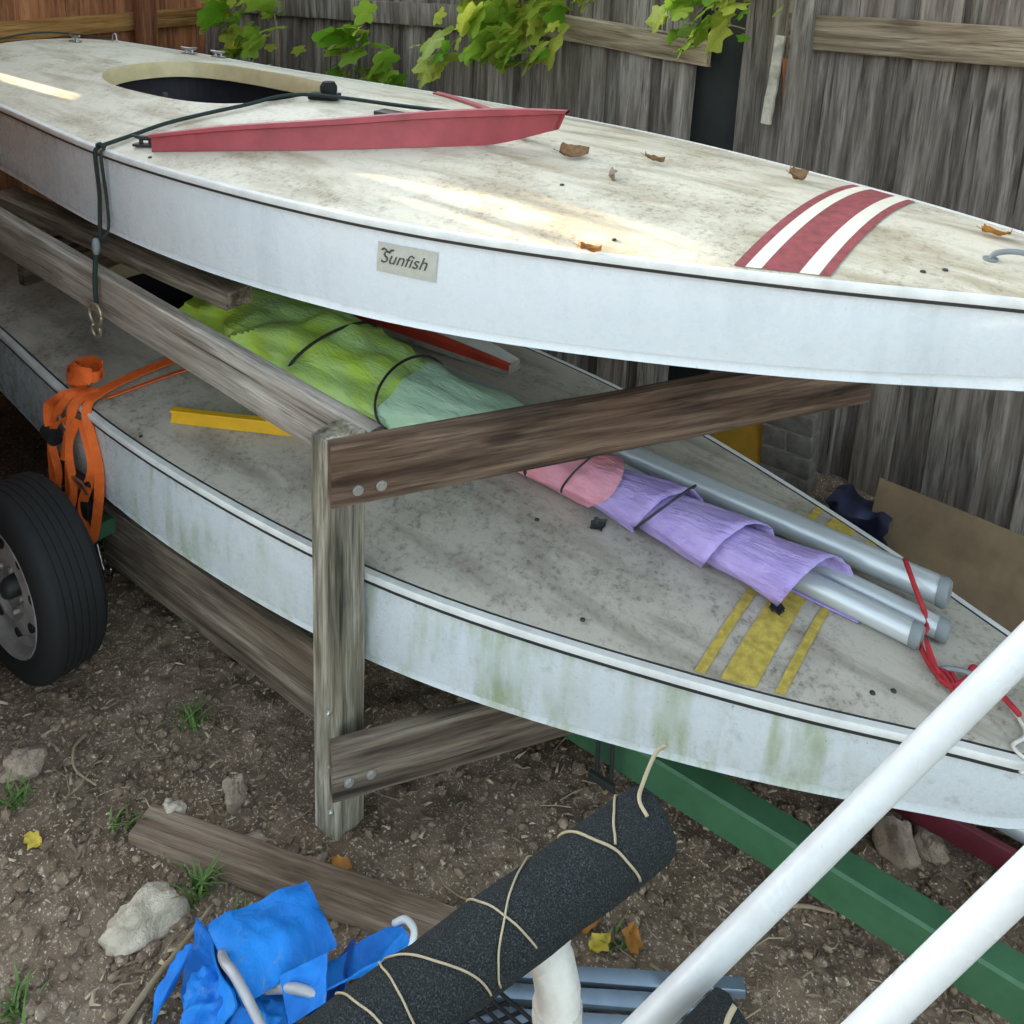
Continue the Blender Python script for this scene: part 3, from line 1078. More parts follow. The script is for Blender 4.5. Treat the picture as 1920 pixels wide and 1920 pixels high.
for k in range(3):
    mb.tube(smoothpath([(-.335, -.115, .66), (-.315 + .01 * k, -.14 - .01 * k, .632), (-.285, -.165 + .015 * k, .634), (-.262 + .01 * k, -.19, .626)], 5), .0045, 6)
mb.build('loose_strands', 'rope_red', bpy.data.objects['halyard_cord'], smooth=True)
wc = [(-.16, -.15, .627), (-.135, -.19, .625), (-.15, -.23, .62), (-.11, -.25, .622), (-.13, -.28, .615)]
tag(MB().tube(smoothpath([tuple(lowdeck(x, y, .006)) for x, y, z in wc], 6), .004, 6).build('white_cord', 'pvc_dirty', None, smooth=True), 'short white cord curled at the lower bow handle', 'rope')
# red and pale board behind the sail
q0, q1 = lowdeck(-2.7, .17, .06), lowdeck(-1.70, .285, .03)
mb = MB()
rows = []
for i in range(13):
    k = i / 12
    p = q0.lerp(q1, k)
    w, h = .075 * (1 - .6 * k ** 3), .03 * (1 - .8 * k ** 4)
    rows.append([p + Vector((0, -w, -.025)), p + Vector((0, -w * 1.0, h)), p + Vector((0, w, h * 1.25)), p + Vector((0, w, -.025))])
mb.grid(rows, True)
mb.add(rows[-1], [(0, 1, 2, 3)])
mb.add(rows[0], [(0, 1, 2, 3)])
dbd = thing('daggerboard', 'pale board with a red edge lying behind the lime sail on the lower deck', 'board')
mb.build('board', 'deck_low', dbd, auto=30)
mb = MB()
mb.grid([[r[0].lerp(r[1], .45) + Vector((0, -.003, 0)), r[1] + Vector((0, -.003, .003)), r[1].lerp(r[2], .22) + Vector((0, 0, .003))] for r in rows])
mb.build('red_edge', 'red_edge', dbd)
mb = MB()
rows = [[r[1].lerp(r[2], .25) + Vector((0, 0, .003)), r[2] + Vector((0, -.004, .003)), r[2] + Vector((0, 0.002, -.03))] for r in rows]
mb.grid(rows)
mb.build('pale_top', 'trim_white', dbd)

# orange ratchet strap
st = thing('ratchet_strap', 'orange webbing ratchet strap knotted over the lower dinghy edge', 'strap')
def web(pts, wd, w=.028, n=6, th=.003):
    return MB().ribbon(smoothpath(pts, n), w * 1.45, wd, th).build('webbing', 'orange', st, auto=40)
def lw(x, y, u=.004): return lowdeck(x, y, u)
eg = lowdeck(-2.54, -.69, .0)
web([lw(-2.30, .30, .01), lw(-2.42, -.1, .012), lw(-2.50, -.35, .012), lw(-2.54, -.55, .012), lw(-2.54, -.68, .016)], (1, 0, 0), .03)
web([lw(-2.2, .30, .006), lw(-2.34, -.1, .006), lw(-2.44, -.42, .006), lw(-2.51, -.66, .008)], (1, -.2, .2), .016)
rs = random.Random(31)
def hang(dx0, dx1, L, w, out, sway, loop):
    p = [eg + Vector((dx0, .03, .022)), eg + Vector((dx0 + .4 * (dx1 - dx0), -out * .7, .0)), eg + Vector((dx1 + sway, -out, -L * .45)), eg + Vector((dx1, -out - .012, -L))]
    if loop:
        p += [eg + Vector((dx1 + loop * .5, -out - .022, -L - .018)), eg + Vector((dx1 + loop, -out - .015, -L * .8)), eg + Vector((dx1 + loop * .4 + sway, -out - .008, -L * .4)), eg + Vector((dx0 + .01, -out * .8, -.03))]
    a0 = rs.uniform(-.3, .3)
    d_ = [(1, .55 + .1 * math.sin(i * .2), .2 * math.sin(a0 + i * .15)) for i in range(len(p) * 8)]
    q = smoothpath(p, 7)
    MB().ribbon(q, w, d_[:len(q)], .003).build('webbing', 'orange', st, auto=40)
hang(.00, -.065, .19, .034, .045, .02, 0)
hang(.01, .085, .36, .030, .05, .03, -.05)
hang(-.03, -.13, .29, .024, .055, -.01, .045)
hang(.0, -.03, .30, .024, .06, .0, .04)
hang(-.07, -.13, .10, .036, .05, -.02, 0)
# crumpled knot on the gunwale
kp = lw(-2.585, -.655, .03)
for k in range(4):
    pts = []
    a0, tilt = rs.uniform(0, 6.3), rs.uniform(-.6, .6)
    r_ = rs.uniform(.030, .058)
    for i in range(9):
        a_ = a0 + i * .62
        pts.append(kp + Vector((r_ * 1.35 * math.cos(a_) + .012 * k - .05, r_ * .8 * math.sin(a_), .012 + .02 * math.sin(a_ * 1.3 + k) + tilt * .03 * math.cos(a_) + .006 * k)))
    MB().ribbon(smoothpath(pts, 4), .036, [(tilt * .5, .15, 1) for q in range(40)], .003).build('webbing', 'orange', st, auto=40)
mb = MB()
mb.box(eg + Vector((.03, -.062, -.225)), (.062, .018, .05), Matrix.Rotation(.3, 3, 'X'), .004)
mb.build('buckle', 'chrome', st, auto=30)
mb = MB()
mb.tube([eg + Vector((-.02, -.06, -.205)), eg + Vector((.08, -.06, -.205))], .011, 12)
mb.build('ratchet_handle', 'black', st, auto=30)
MB().tube([eg + Vector((-.16, -.055, -.12)), eg + Vector((-.10, -.06, -.125))], .026, 14).build('ratchet_drum', 'black', st, auto=30)
MB().box(eg + Vector((.03, -.055, -.30)), (.075, .03, .05), Matrix.Rotation(.2, 3, 'Y'), .004).build('ratchet_body', 'black', st, auto=30)
mb = MB()
mb.box(eg + Vector((-.085, -.05, -.085)), (.05, .012, .05), Matrix.Rotation(.6, 3, 'Y'), .004)
mb.build('buckle', 'chrome', st, auto=30)
MB().tube(smoothpath([eg + Vector((.07, -.05, -.41)), eg + Vector((.085, -.05, -.45)), eg + Vector((.10, -.05, -.485)), eg + Vector((.13, -.05, -.48)), eg + Vector((.14, -.05, -.46))], 5), .005, 8).build('hook', 'chrome', st, smooth=True)

# ------------------------------------------------------------------ dead leaves on the upper deck
def leaf_mesh(nm, L, W, curl, lobes=0, seed=0):
    rnd = random.Random(seed)
    mb = MB()
    rows = []
    n = 12
    for i in range(n + 1):
        k = i / n
        w = W * math.sin(PI * min(1, k * 1.02)) ** .7 * (1 - .25 * k)
        if lobes:
            w *= 1 + .35 * math.sin(k * PI * lobes) * (1 - k)
        row = []
        for j in range(-3, 4):
            u = j / 3
            row.append((L * (k - .5) + .05 * L * nz(k * 6, u * 3 + seed), w * u * (1 + .3 * nz(k * 7 + seed, 3.0 * (u > 0))), curl * L * ((u * u * .8 if u * (seed % 2 - .5) > 0 else u * u * .25) + (k - .5) ** 2 * 1.0) + .13 * L * nz(k * 3 + seed, u * 2)))
        rows.append(row)
    mb.grid(rows)
    mb.tube([(-L * .5, 0, curl * L * .3), (-L * .72, 0, curl * L * .55)], L * .012, 5)
    return mb
def dead_leaf(x, y, zf, L, rot, mat, label, seed, curl=.5, group=None):
    L *= .8
    mb = leaf_mesh('dead_leaf', L, L * .36, curl * .5, 5, seed)
    o = mb.build('dead_leaf', mat, None, smooth=True)
    o.location = (x, y, zf)
    o.rotation_euler = rot
    return tag(o, label, 'leaf', group or 'dead leaves lying about')
def on_up(x, y, u=.008): return deckpt(x, y).z + ZU + u
dead_leaf(-1.30, -.02, on_up(-1.30, -.02), .10, (.2, .1, .9), 'deadleaf', 'largest curled dead leaf just ahead of the red splash rail', 1, .6)
dead_leaf(-1.12, .08, on_up(-1.12, .08), .065, (.3, .2, .3), 'deadleaf', 'small dark curled leaf on the upper deck towards the fence side', 2, .8)
dead_leaf(-1.13, -.12, on_up(-1.13, -.12), .055, (.9, .2, 2.0), 'rock_b', 'small grey crumpled leaf in the middle of the upper deck', 3, .9)
dead_leaf(-.965, -.47, on_up(-.965, -.47), .06, (.2, .1, .4), 'oleaf', 'orange brown leaf near the close edge of the upper deck', 4, .7)
dead_leaf(-.80, .22, on_up(-.80, .22), .075, (.2, .3, 1.1), 'deadleaf', 'brown leaf by the red stripes at the far upper deck edge', 5, .8)
dead_leaf(-.33, .09, on_up(-.33, .09), .085, (.1, .2, .8), 'oleaf', 'rust brown leaf on the upper bow beyond the handle', 6, .5)
for i, (x, y) in enumerate(((-1.06, -.215), (-.62, -.19))):
    p = lowdeck(x, y - .02, .006)
    dead_leaf(p.x, p.y, p.z, .06, (.3, .1, 1.2 + i), 'trim_dark', ['dark shrivelled leaf beside the pink sail on the lower deck', 'dark shrivelled leaf on the yellow stripes of the lower deck'][i], 11 + i, .6)

# ------------------------------------------------------------------ back fence (grey) and its oddments
FY = 1.45
fence = thing('board_fence', 'weathered grey vertical board fence behind the dinghies', 'fence')
rnd = random.Random(5)
def board(x, w, z0, z1, y, mat, parent, lean=0.0, yaw=0.0, th=.02, seed=0):
    mb = MB()
    n = 10
    rows = []
    for i in range(n + 1):
        z = (z1 - z0) * i / n
        c_ = .012 * nz(seed * 3.1, i * .35)
        e_ = .004
        l_ = -w / 2 + .004 * nz(seed, i * .9) + c_ * .4
        r_ = w / 2 + .004 * nz(seed + 40, i * .9) + c_ * .4
        if i == 0:
            z += .02 * nz(seed, 9)
        rows.append([(l_, c_ * .3, z), (l_ + .004, -th / 2 + c_ * .3, z), (r_ - .004, -th / 2 + c_ * .3, z), (r_, c_ * .3, z), (r_, th / 2 + c_ * .3, z), (l_, th / 2 + c_ * .3, z)])
    mb.grid(rows, True)
    mb.add(rows[0], [tuple(range(6))])
    mb.add(rows[-1], [tuple(range(6))])
    o = mb.build('board', mat, None, auto=35)
    o.location = (x, y, z0)
    o.rotation_euler = (0, lean, yaw)
    o.parent = parent
    return o
x = -5.0
i = 0
while x < 2.6:
    w = rnd.choice((.135, .14, .145, .185, .19))
    gap = -.036
    cx = x + w / 2
    if not (-1.74 < cx < -1.57):
        board(cx, w, -.05 + rnd.uniform(-.02, .02), 2.15 + rnd.uniform(-.05, .05), FY + (.016 if i % 2 else -.012) + rnd.uniform(-.003, .003), 'fence', fence, rnd.uniform(.034, .046), rnd.uniform(-.03, .03), .02, i)
    x += w + gap
    i += 1
def frail(x0, x1, z0, z1, ht, mat='fence_rail', y=FY - .035, seed=0):
    mb, mw = lumber((x0, y, z0), (x1, y, z1), .04, ht, .005, 16, seed, rag=.02)
    o = mb.build('rail', mat, None, auto=35)
    o.matrix_world = mw
    o.parent = fence
frail(-1.28, 1.0, 1.715, 1.755, .13, seed=2)
frail(1.01, 2.6, 1.74, 1.75, .13, seed=3)
frail(-2.43, -1.60, 1.655, 1.60, .11, seed=4)
frail(-4.6, -2.47, 1.60, 1.655, .11, 'fence', seed=7)
frail(-4.6, -1.4, .4, .4, .09, seed=5)
o = board(-1.25, .085, 1.1, 2.2, FY - .045, 'fence', fence, .04, 0, .07, 77)
# loose pale batten hanging by the post
o = board(-1.335, .04, 1.36, 1.70, FY - .075, 'cream_board', None, .09, .1, .02, 78)
o.name = 'loose_batten'
tag(o, 'flaking pale batten hanging on the grey fence beside the dark gap', 'batten')
o = board(-1.20, .05, .9, 1.62, FY - .05, 'brown', None, -.10, .1, .02, 79)
o.name = 'leaning_slat'
tag(o, 'thin reddish slat leaning on the grey fence under its right rail', 'slat')
# dark sheet added behind the missing board, standing in for the gap's shade
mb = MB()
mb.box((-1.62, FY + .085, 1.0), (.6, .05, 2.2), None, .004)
tag(mb.build('gap_shade_sheet', 'trim_dark', None), 'dark sheet added as shade behind the gap in the grey fence', 'panel')

# ------------------------------------------------------------------ side fence (brown) behind the sterns; slits let low sun through
SX = -4.95
side = thing('side_fence', 'brown board fence crossing behind the dinghy sterns', 'fence')
def sboard(y, w, z0, z1, seed, mat='brown'):
    mb = MB()
    mb.box((0, 0, (z1 - z0) / 2), (.022, w, z1 - z0), None, .003)
    o = mb.build('board', mat, None, auto=35)
    o.location = (SX + rnd.uniform(-.004, .004), y, z0)
    o.parent = side
y = -3.2
i = 0
while y < 1.62:
    w = rnd.choice((.19, .195, .2))
    if -.72 < y + w / 2 < -.26:
        y += w
        continue
    sboard(y + w / 2, w, -.05, 2.43, i)
    y += w + .0005
    i += 1
ylo, yhi = -.80, -.16
zone = [(-.80, -.66, 2.43, 2.43, .5), (-.66, -.60, 2.21, 2.30, .3), (-.60, -.53, 2.25, 2.41, .7), (-.53, -.485, 2.28, 2.36, .2), (-.485, -.42, 2.24, 2.43, .45), (-.42, -.37, 2.23, 2.31, .8), (-.37, -.30, 2.26, 2.42, .35), (-.30, -.16, 2.43, 2.43, .5)]  # unseen board tops and gaps shaped to throw sun streaks on the deck
for k, (a_, b_, v_, p_, m_) in enumerate(zone):
    w_ = (b_ - a_) / 2
    segs = [(-.05, None)] if k != 5 else [(-.05, 1.78), (1.93, None)]
    for z0, z1 in segs:
        mb = MB()
        if z1 is None:
            pts = [(-w_, 0), (w_, 0), (w_, v_ - z0), (-w_ + 2 * w_ * m_ + .008, p_ - z0), (-w_ + 2 * w_ * m_ - .008, p_ - z0), (-w_, v_ - .015 - z0)]
        else:
            pts = [(-w_, 0), (w_, 0), (w_, z1 - z0), (0, z1 - .03 - z0), (-w_, z1 + .05 - z0)]
        n_ = len(pts)
        fr = [(-.011, y_, z_) for y_, z_ in pts]
        bk = [(.011, y_, z_) for y_, z_ in pts]
        mb.add(fr + bk, [tuple(range(n_)), tuple(range(2 * n_ - 1, n_ - 1, -1))] + [(q, (q + 1) % n_, n_ + (q + 1) % n_, n_ + q) for q in range(n_)])
        o = mb.build('board', 'brown', None)
        o.location = (SX, (a_ + b_) / 2, z0)
        o.parent = side
def srail(y0, y1, z, ht):
    mb = MB()
    mb.box((SX + .035, (y0 + y1) / 2, z), (.045, y1 - y0, ht), None, .004)
    mb.build('rail', 'brown_rail', side, auto=35)
srail(-3.2, 1.40, 1.50, .10)
srail(-3.2, 1.42, .40, .10)
srail(-3.2, 1.42, 2.60, .36)  # tall top board added out of view to keep sun off the bow
mb = MB()
mb.box((SX + .16, .95, 1.3), (.09, .09, 2.7), None, .006)
mb.build('post', 'brown', side, auto=35)

# unseen brown wall, placed and shaped to tint and darken the left hull ends
shed = thing('tint_wall', 'unseen brown board wall left of the trailer wheel, shaped to darken the hulls', 'wall')
x = -4.9
i = 0
while x < -2.33:
    mb = MB()
    mb.box((0, 0, 1.3), (.145, .025, 2.6), None, .003)
    o = mb.build('board', 'brown', None, auto=35)
    o.location = (x + .0725, (-.90 if x + .0725 < -2.86 else -1.30) + rnd.uniform(-.003, .003), -.02)  # stepped in close to the hull to cut its light
    o.parent = shed
    x += .149

mb = MB()
mb.box((-3.62, -1.08, 2.52), (2.56, .62, .03), Matrix.Rotation(-.12, 3, 'X'), .004)  # roof edge and front board added out of view to block sky from the hull
mb.build('shading_eave', 'brown', shed, auto=35)
mb = MB()
mb.box((-3.62, -.765, 2.47), (2.56, .025, .14), None, .004)
mb.build('shading_fascia', 'brown', shed, auto=35)
mb = MB()
mb.box((-2.845, -1.10, 1.28), (.025, .375, 2.6), None, .003)
mb.build('return_board', 'brown', shed, auto=35)

# ------------------------------------------------------------------ things under the fence
wall_t = thing('block_pier', 'short pier of grey mortared blocks against the fence behind the lower bow', 'pier')
for k in range(4):
    for j in range(1 if k % 2 else 2):
        mb = MB()
        w_ = .19 if k % 2 else .092
        mb.box((-1.095 + (0 if k % 2 else (j - .5) * .1), 1.24, .035 + k * .085), (w_, .1, .075), None, .006)
        mb.build('block', 'brickm', wall_t, auto=30)
mb = MB()
mb.box((-1.095, 1.24, .16), (.18, .088, .33))
mb.build('mortar', 'mortar', wall_t)
mb = MB()
mb.box((0, 0, .16), (.2, .02, .36), None, .003)
o = mb.build('yellow_panel', 'ochre', None, auto=30)
o.location = (-1.29, 1.2, -.01)
o.rotation_euler = (-.15, 0, 0)
tag(o, 'ochre yellow panel leaning by the block pier under the cross beam end', 'panel')
mb = MB()
mb.box((0, 0, .16), (.75, .014, .32), None, .003)
o = mb.build('tan_board', 'card', None, auto=30)
o.location = (-.36, .90, -.02)
o.rotation_euler = (-.42, .02, -.06)
tag(o, 'tan plywood sheet leaning behind the lower bow', 'plywood')
mb = MB()
rows = []
for i in range(15):
    a = i / 14
    rows.append([(-.13 + .26 * a + .02 * nz(a * 5, j * .7), -.07 + .03 * math.sin(a * 9 + j) + .05 * (j / 8), .32 * (1 - (j / 8) ** 1.3) + .02 * nz(a * 4, j)) for j in range(9)])
mb.grid(rows)
rows2 = [[(p[0], p[1] + .18, p[2] * .9) for p in r] for r in rows]
mb.grid(rows2)
mb.grid([[r[0] for r in rows], [r[0] for r in rows2]])
o = mb.build('tarp_bundle', 'navy', None, smooth=True)
o.location = (-.76, 1.0, -.04)
o.scale = (.8, .9, .72)
tag(o, 'dark blue tarp bundle between block pier and plywood sheet', 'tarp')

# red board and silver tube under the lower bow
o = MB().tube([(-.75, .15, .10), (.45, .115, .115)], .03, 20).build('silver_pipe', 'alu', None, auto=40)
tag(o, 'silver pipe lying on the ground under the lower bow', 'pipe')
o = lumber_obj('red_plank', 'red_dark', (-.75, .085, .06), (.30, .06, .07), .02, .06)
tag(o, 'dark red plank on edge beside the silver pipe under the bow', 'plank')
o = lumber_obj('red_board', 'red', (-.40, .22, .11), (.60, .20, .12), .10, .03)
tag(o, 'brighter red flat board behind the silver pipe under the bow', 'board')

# ------------------------------------------------------------------ rocks, plank, sticks, leaves, weeds on the ground
def rock(x, y, sx, sy, sz, seed, mat, label):
    bm = bmesh.new()
    bmesh.ops.create_icosphere(bm, subdivisions=4, radius=1)
    for q in bm.verts:
        d_ = q.co.normalized()
        k = 1 + .38 * nz(d_.x * 1.3 + seed, d_.y * 1.3, d_.z * 1.3) + .16 * nz(d_.x * 3 + seed, d_.y * 3, d_.z * 3) + .06 * nz(d_.x * 9, d_.y * 9 + seed, d_.z * 9)
        for ax in (Vector((.8, .4, .3)), Vector((-.5, .7, .4)), Vector((.1, -.9, .4)), Vector((0, .1, 1))):
            e_ = d_.dot(ax.normalized())
            if e_ > .74:
                k *= .74 / e_ * .98 + .02
        q.co = Vector((d_.x * k * sx, d_.y * k * sy, d_.z * k * sz))
    me = bpy.data.meshes.new('rock')
    bm.to_mesh(me)
    bm.free()
    me.polygons.foreach_set('use_smooth', [True] * len(me.polygons))
    me.materials.append(M[mat])
    o = bpy.data.objects.new('rock', me)
    COL.objects.link(o)
    o.location = (x, y, gh(x, y) + sz * .45)
    o.rotation_euler = (0, 0, seed)
    return tag(o, label, 'rock', 'rocks lying on the soil')
rock(-1.60, -1.145, .085, .055, .05, 1.3, 'rock', 'largest pale limestone rock left of the blue canvas chair')
rock(-1.685, -.85, .035, .03, .05, 2.1, 'rock_b', 'upright brown stone between the post and the half-buried plank')
rock(-1.765, -.97, .028, .024, .03, 3.7, 'rock', 'small round stone at the far end of the half-buried plank')
rock(-2.15, -1.13, .05, .04, .04, 4.4, 'rock_b', 'brown stone below the trailer wheel at the left edge')
rock(-.37, .02, .055, .04, .055, 5.9, 'rock_b', 'brown stone just beyond the green trailer tongue')
rock(-.30, .06, .04, .035, .03, 6.2, 'rock_b', 'low dark stone right of the one beyond the tongue')
rock(-1.56, -.90, .05, .03, .025, 7.2, 'rock_b', 'flat grey clod beside the half-buried plank near the post')
rock(-1.40, -.86, .045, .028, .022, 8.2, 'rock_b', 'flat grey clod in front of the rack post foot')
o = lumber_obj('ground_plank', 'buried', (-1.80, -1.03, -.008), (-1.02, -.76, .004), .085, .045, seed=61, rag=.02)
tag(o, 'muddy plank half buried in the soil in front of the post', 'plank')
def stick(pts, r, label):
    P_ = [Vector((x, y, gh(x, y) + z)) for x, y, z in pts]
    sp = smoothpath(P_, 6)
    o = MB().tube(sp, [r * (1 - .5 * i / len(sp)) for i in range(len(sp))], 7).build('stick', 'stick', None, smooth=True)
    return tag(o, label, 'stick', 'sticks on the soil')
stick([(-1.44, -1.32, .012), (-1.47, -1.22, .02), (-1.49, -1.12, .02), (-1.505, -1.045, .025)], .008, 'pale bent stick beside the big limestone rock')
stick([(-2.15, -.97, .01), (-2.12, -1.02, .012), (-2.06, -1.05, .01), (-1.98, -1.04, .012)], .005, 'thin forked stick in front of the wheel')
stick([(-.55, -.30, .008), (-.48, -.25, .012), (-.43, -.215, .01)], .006, 'pale twig beside the green tongue')
stick([(-.70, -.56, .01), (-.63, -.56, .02), (-.57, -.53, .012)], .004, 'short white twig behind the carpeted bunk')
def gleaf(x, y, L, mat, label, seed, rz=0.0):
    o = dead_leaf(x, y, gh(x, y) + .012, L, (.25, .15, rz), mat, label, seed, .4)
    return o
gleaf(-1.945, -1.21, .06, 'yleaf', 'yellow fallen leaf at the far left of the soil', 21, .4)
gleaf(-1.465, -.885, .075, 'yleaf', 'bright yellow leaf at the edge of the half-buried plank', 22, 1.0)
gleaf(-1.35, -.81, .07, 'oleaf', 'mottled orange leaf near the foot of the post', 23, .2)
gleaf(-.85, -.585, .09, 'oleaf', 'upper orange leaf beside the white elbow fitting', 24, .8)
gleaf(-.75, -.55, .085, 'oleaf', 'right hand orange leaf beside the white elbow fitting', 25, 2.0)
gleaf(-.80, -.60, .075, 'yleaf', 'yellow green leaf between the two orange ones', 26, 1.4)
def weed(x, y, n, h, label, seed):
    rr = random.Random(seed)
    root = thing('weed', label, 'weed', (x, y, gh(x, y)), group='weeds in the soil')
    mb = MB()
    for k in range(n):
        a = rr.uniform(0, 2 * PI)
        hh = h * rr.uniform(.5, 1.1)
        w = rr.uniform(.003, .006)
        b_ = Vector((rr.gauss(0, .018), rr.gauss(0, .018), 0))
        d_ = Vector((math.cos(a), math.sin(a), 0))
        s_ = Vector((-d_.y, d_.x, 0))
        rows = []
        for i in range(6):
            q = i / 5
            p = b_ + d_ * (hh * .7 * q * q) + Vector((0, 0, hh * (q - .3 * q * q)))
            ww = w * (1 - q) + .0004
            rows.append([p - s_ * ww, p + Vector((0, 0, .001)), p + s_ * ww])
        mb.grid(rows)
    mb.build('blades', 'weed', root, smooth=True)
weed(-1.56, -1.03, 34, .075, 'grassy tuft between the big rock and the plank', 1)
weed(-1.95, -.78, 26, .075, 'weed in the shade under the lower hull', 2)
weed(-1.83, -1.05, 18, .05, 'small weed at the far end of the plank', 3)
weed(-1.43, -1.0, 16, .05, 'small weed beside the blue canvas chair', 4)
weed(-2.09, -1.19, 34, .06, 'low weed patch at the left edge', 5)
weed(-1.64, -1.395, 26, .06, 'weed in the bottom left corner', 6)
weed(-.78, -.57, 12, .04, 'tiny green sprout among the orange leaves', 7)

# scattered pebbles, litter, chips: uncountable
rr = random.Random(99)
def scatter_pts(n):
    out = []
    while len(out) < n:
        x, y = rr.uniform(-3.2, .6), rr.uniform(-1.7, 1.3)
        dens = .35 + .65 * nz(x * 1.6, y * 1.6, 20) + (.5 if (x < -1.3 and y < -.8) else 0) + (.35 if x > -1.1 else 0)
        if rr.random() < dens:
            out.append((x, y))
    return out
base_ico = None
bm = bmesh.new()
bmesh.ops.create_icosphere(bm, subdivisions=1, radius=1)
ico_v = [q.co.copy() for q in bm.verts]
ico_f = [tuple(q.index for q in f.verts) for f in bm.faces]
bm.free()
def scatter_obj(nm, n, mat, fn):
    mb = MB()
    for (x, y) in scatter_pts(n):
        fn(mb, x, y)
    me = bpy.data.meshes.new(nm)
    me.from_pydata(mb.v, [], mb.f)
    me.materials.append(M[mat])
    o = bpy.data.objects.new(nm, me)
    COL.objects.link(o)
    return o
def peb(mb, x, y):
    s_ = .0022 + .010 * rr.random() ** 4
    sx, sy, sz = s_ * rr.uniform(.7, 1.5), s_ * rr.uniform(.7, 1.5), s_ * rr.uniform(.5, .9)
    a = rr.uniform(0, PI)
    ca, sa = math.cos(a), math.sin(a)
    z = gh(x, y) + sz * .4
    mb.add([(x + (q.x * ca - q.y * sa) * sx * (1 + .25 * rr.uniform(-1, 1)), y + (q.x * sa + q.y * ca) * sy * (1 + .25 * rr.uniform(-1, 1)), z + q.z * sz) for q in ico_v], ico_f)
def bit(mb, x, y):
    L, w, a = rr.uniform(.008, .035), rr.uniform(.001, .005), rr.uniform(0, PI)
    d_, s_ = Vector((math.cos(a), math.sin(a), rr.uniform(-.25, .25))), Vector((-math.sin(a), math.cos(a), rr.uniform(-.3, .3)))
    c = Vector((x, y, gh(x, y) + .004))
    e_ = Vector((0, 0, .0025))
    mb.add([c - d_ * L / 2 - s_ * w, c - d_ * L / 2 + s_ * w, c + d_ * L / 2 + s_ * w * .6, c + d_ * L / 2 - s_ * w * .6, c + e_ * 2], [(0, 1, 4), (1, 2, 4), (2, 3, 4), (3, 0, 4)])
tag(scatter_obj('pebbles', 8000, 'pebble', peb), 'fine pale pebbles strewn over the soil', 'pebbles', kind='stuff')
def clod(mb, x, y):
    s_ = .006 + .016 * rr.random() ** 3
    z = gh(x, y) + s_ * .25
    mb.add([(x + q.x * s_ * rr.uniform(.7, 1.3), y + q.y * s_ * rr.uniform(.7, 1.3), z + q.z * s_ * rr.uniform(.4, .8)) for q in ico_v], ico_f)
tag(scatter_obj('soil_clods', 5000, 'soil', clod), 'crumbly brown clods of soil', 'soil', kind='stuff')
def twig(mb, x, y):
    a_, L = rr.uniform(0, 2 * PI), rr.uniform(.03, .13)
    p = []
    for i in range(4):
        p.append((x + math.cos(a_) * L * i / 3, y + math.sin(a_) * L * i / 3, gh(x, y) + .006 + .004 * rr.random()))
        a_ += rr.uniform(-.3, .3)
    mb.tube(p, [.0018, .0016, .0012, .0006], 4, False)
tag(scatter_obj('twigs', 260, 'stick', twig), 'thin dry twigs and rootlets over the soil', 'twigs', kind='stuff')
tag(scatter_obj('plant_litter', 4200, 'litter', bit), 'brown scraps of dead plants on the soil', 'litter', kind='stuff')
tag(scatter_obj('wood_chips', 1500, 'litter2', bit), 'pale wood chips and straw on the soil', 'wood chips', kind='stuff')

# ------------------------------------------------------------------ blue canvas folding chair
ch = thing('folding_chair', 'bright blue canvas folding chair collapsed on the soil', 'chair')
def cloth(corners, n=14, bulge=.02, wr=.008, seed=0, th=.004):
    """quad patch with wrinkles, given 4 corners a,b,c,d"""
    a, b, c, d = [Vector(q) for q in corners]
    nrm = (b - a).cross(d - a).normalized()
    rows = []
    for i in range(n + 1):
        u = i / n
        row = []
        for j in range(n + 1):
            w = j / n
            p = a.lerp(b, u).lerp(d.lerp(c, u), w)
            p = p + nrm * (bulge * math.sin(PI * u) * math.sin(PI * w) + wr * 1.3 * nz(u * 2.5 + seed, w * 2.5) + wr * .35 * nz(u * 8 + seed, w * 4))
            row.append(p)
        rows.append(row)
    mb = MB()
    mb.grid(rows)
    back = [[p - nrm * th for p in r] for r in rows]
    mb.grid(back, flip=True)
    edge = [r[0] for r in rows] + rows[-1][1:] + [r[-1] for r in rows[::-1]][1:] + rows[0][::-1][1:-1]
    eb = [r[0] for r in back] + back[-1][1:] + [r[-1] for r in back[::-1]][1:] + back[0][::-1][1:-1]
    mb.grid([edge, eb], True)
    return mb
def canvas(corners, n, bulge, wr, seed, nm='canvas', mat='blue'):
    o = cloth(corners, n, bulge, wr, seed).build(nm, mat, ch, auto=60)
    return o
canvas([(-1.395, -1.13, .12), (-1.30, -.955, .142), (-1.18, -.98, .10), (-1.215, -1.18, .145)], 34, -.02, .014, 1)
canvas([(-1.425, -1.16, .012), (-1.42, -1.13, .128), (-1.215, -1.19, .152), (-1.26, -1.27, .02)], 30, .035, .014, 4)
canvas([(-1.20, -1.02, .055), (-1.115, -.868, .09), (-1.055, -.90, .12), (-1.13, -1.06, .105)], 26, .025, .008, 9, 'arm_sleeve')
canvas([(-1.205, -1.10, .13), (-1.145, -1.035, .165), (-1.105, -1.075, .125), (-1.145, -1.13, .10)], 16, .012, .006, 12, 'canvas_flap')
canvas([(-1.21, -1.00, .015), (-1.17, -.94, .075), (-1.09, -1.06, .10), (-1.13, -1.13, .02)], 18, .01, .008, 15, 'canvas', 'blue_shaded')
canvas([(-1.44, -1.22, .01), (-1.43, -1.17, .075), (-1.405, -1.155, .10), (-1.40, -1.25, .01)], 14, .012, .006, 18, 'canvas_flap')
bm = bmesh.new()
bmesh.ops.create_icosphere(bm, subdivisions=5, radius=1)
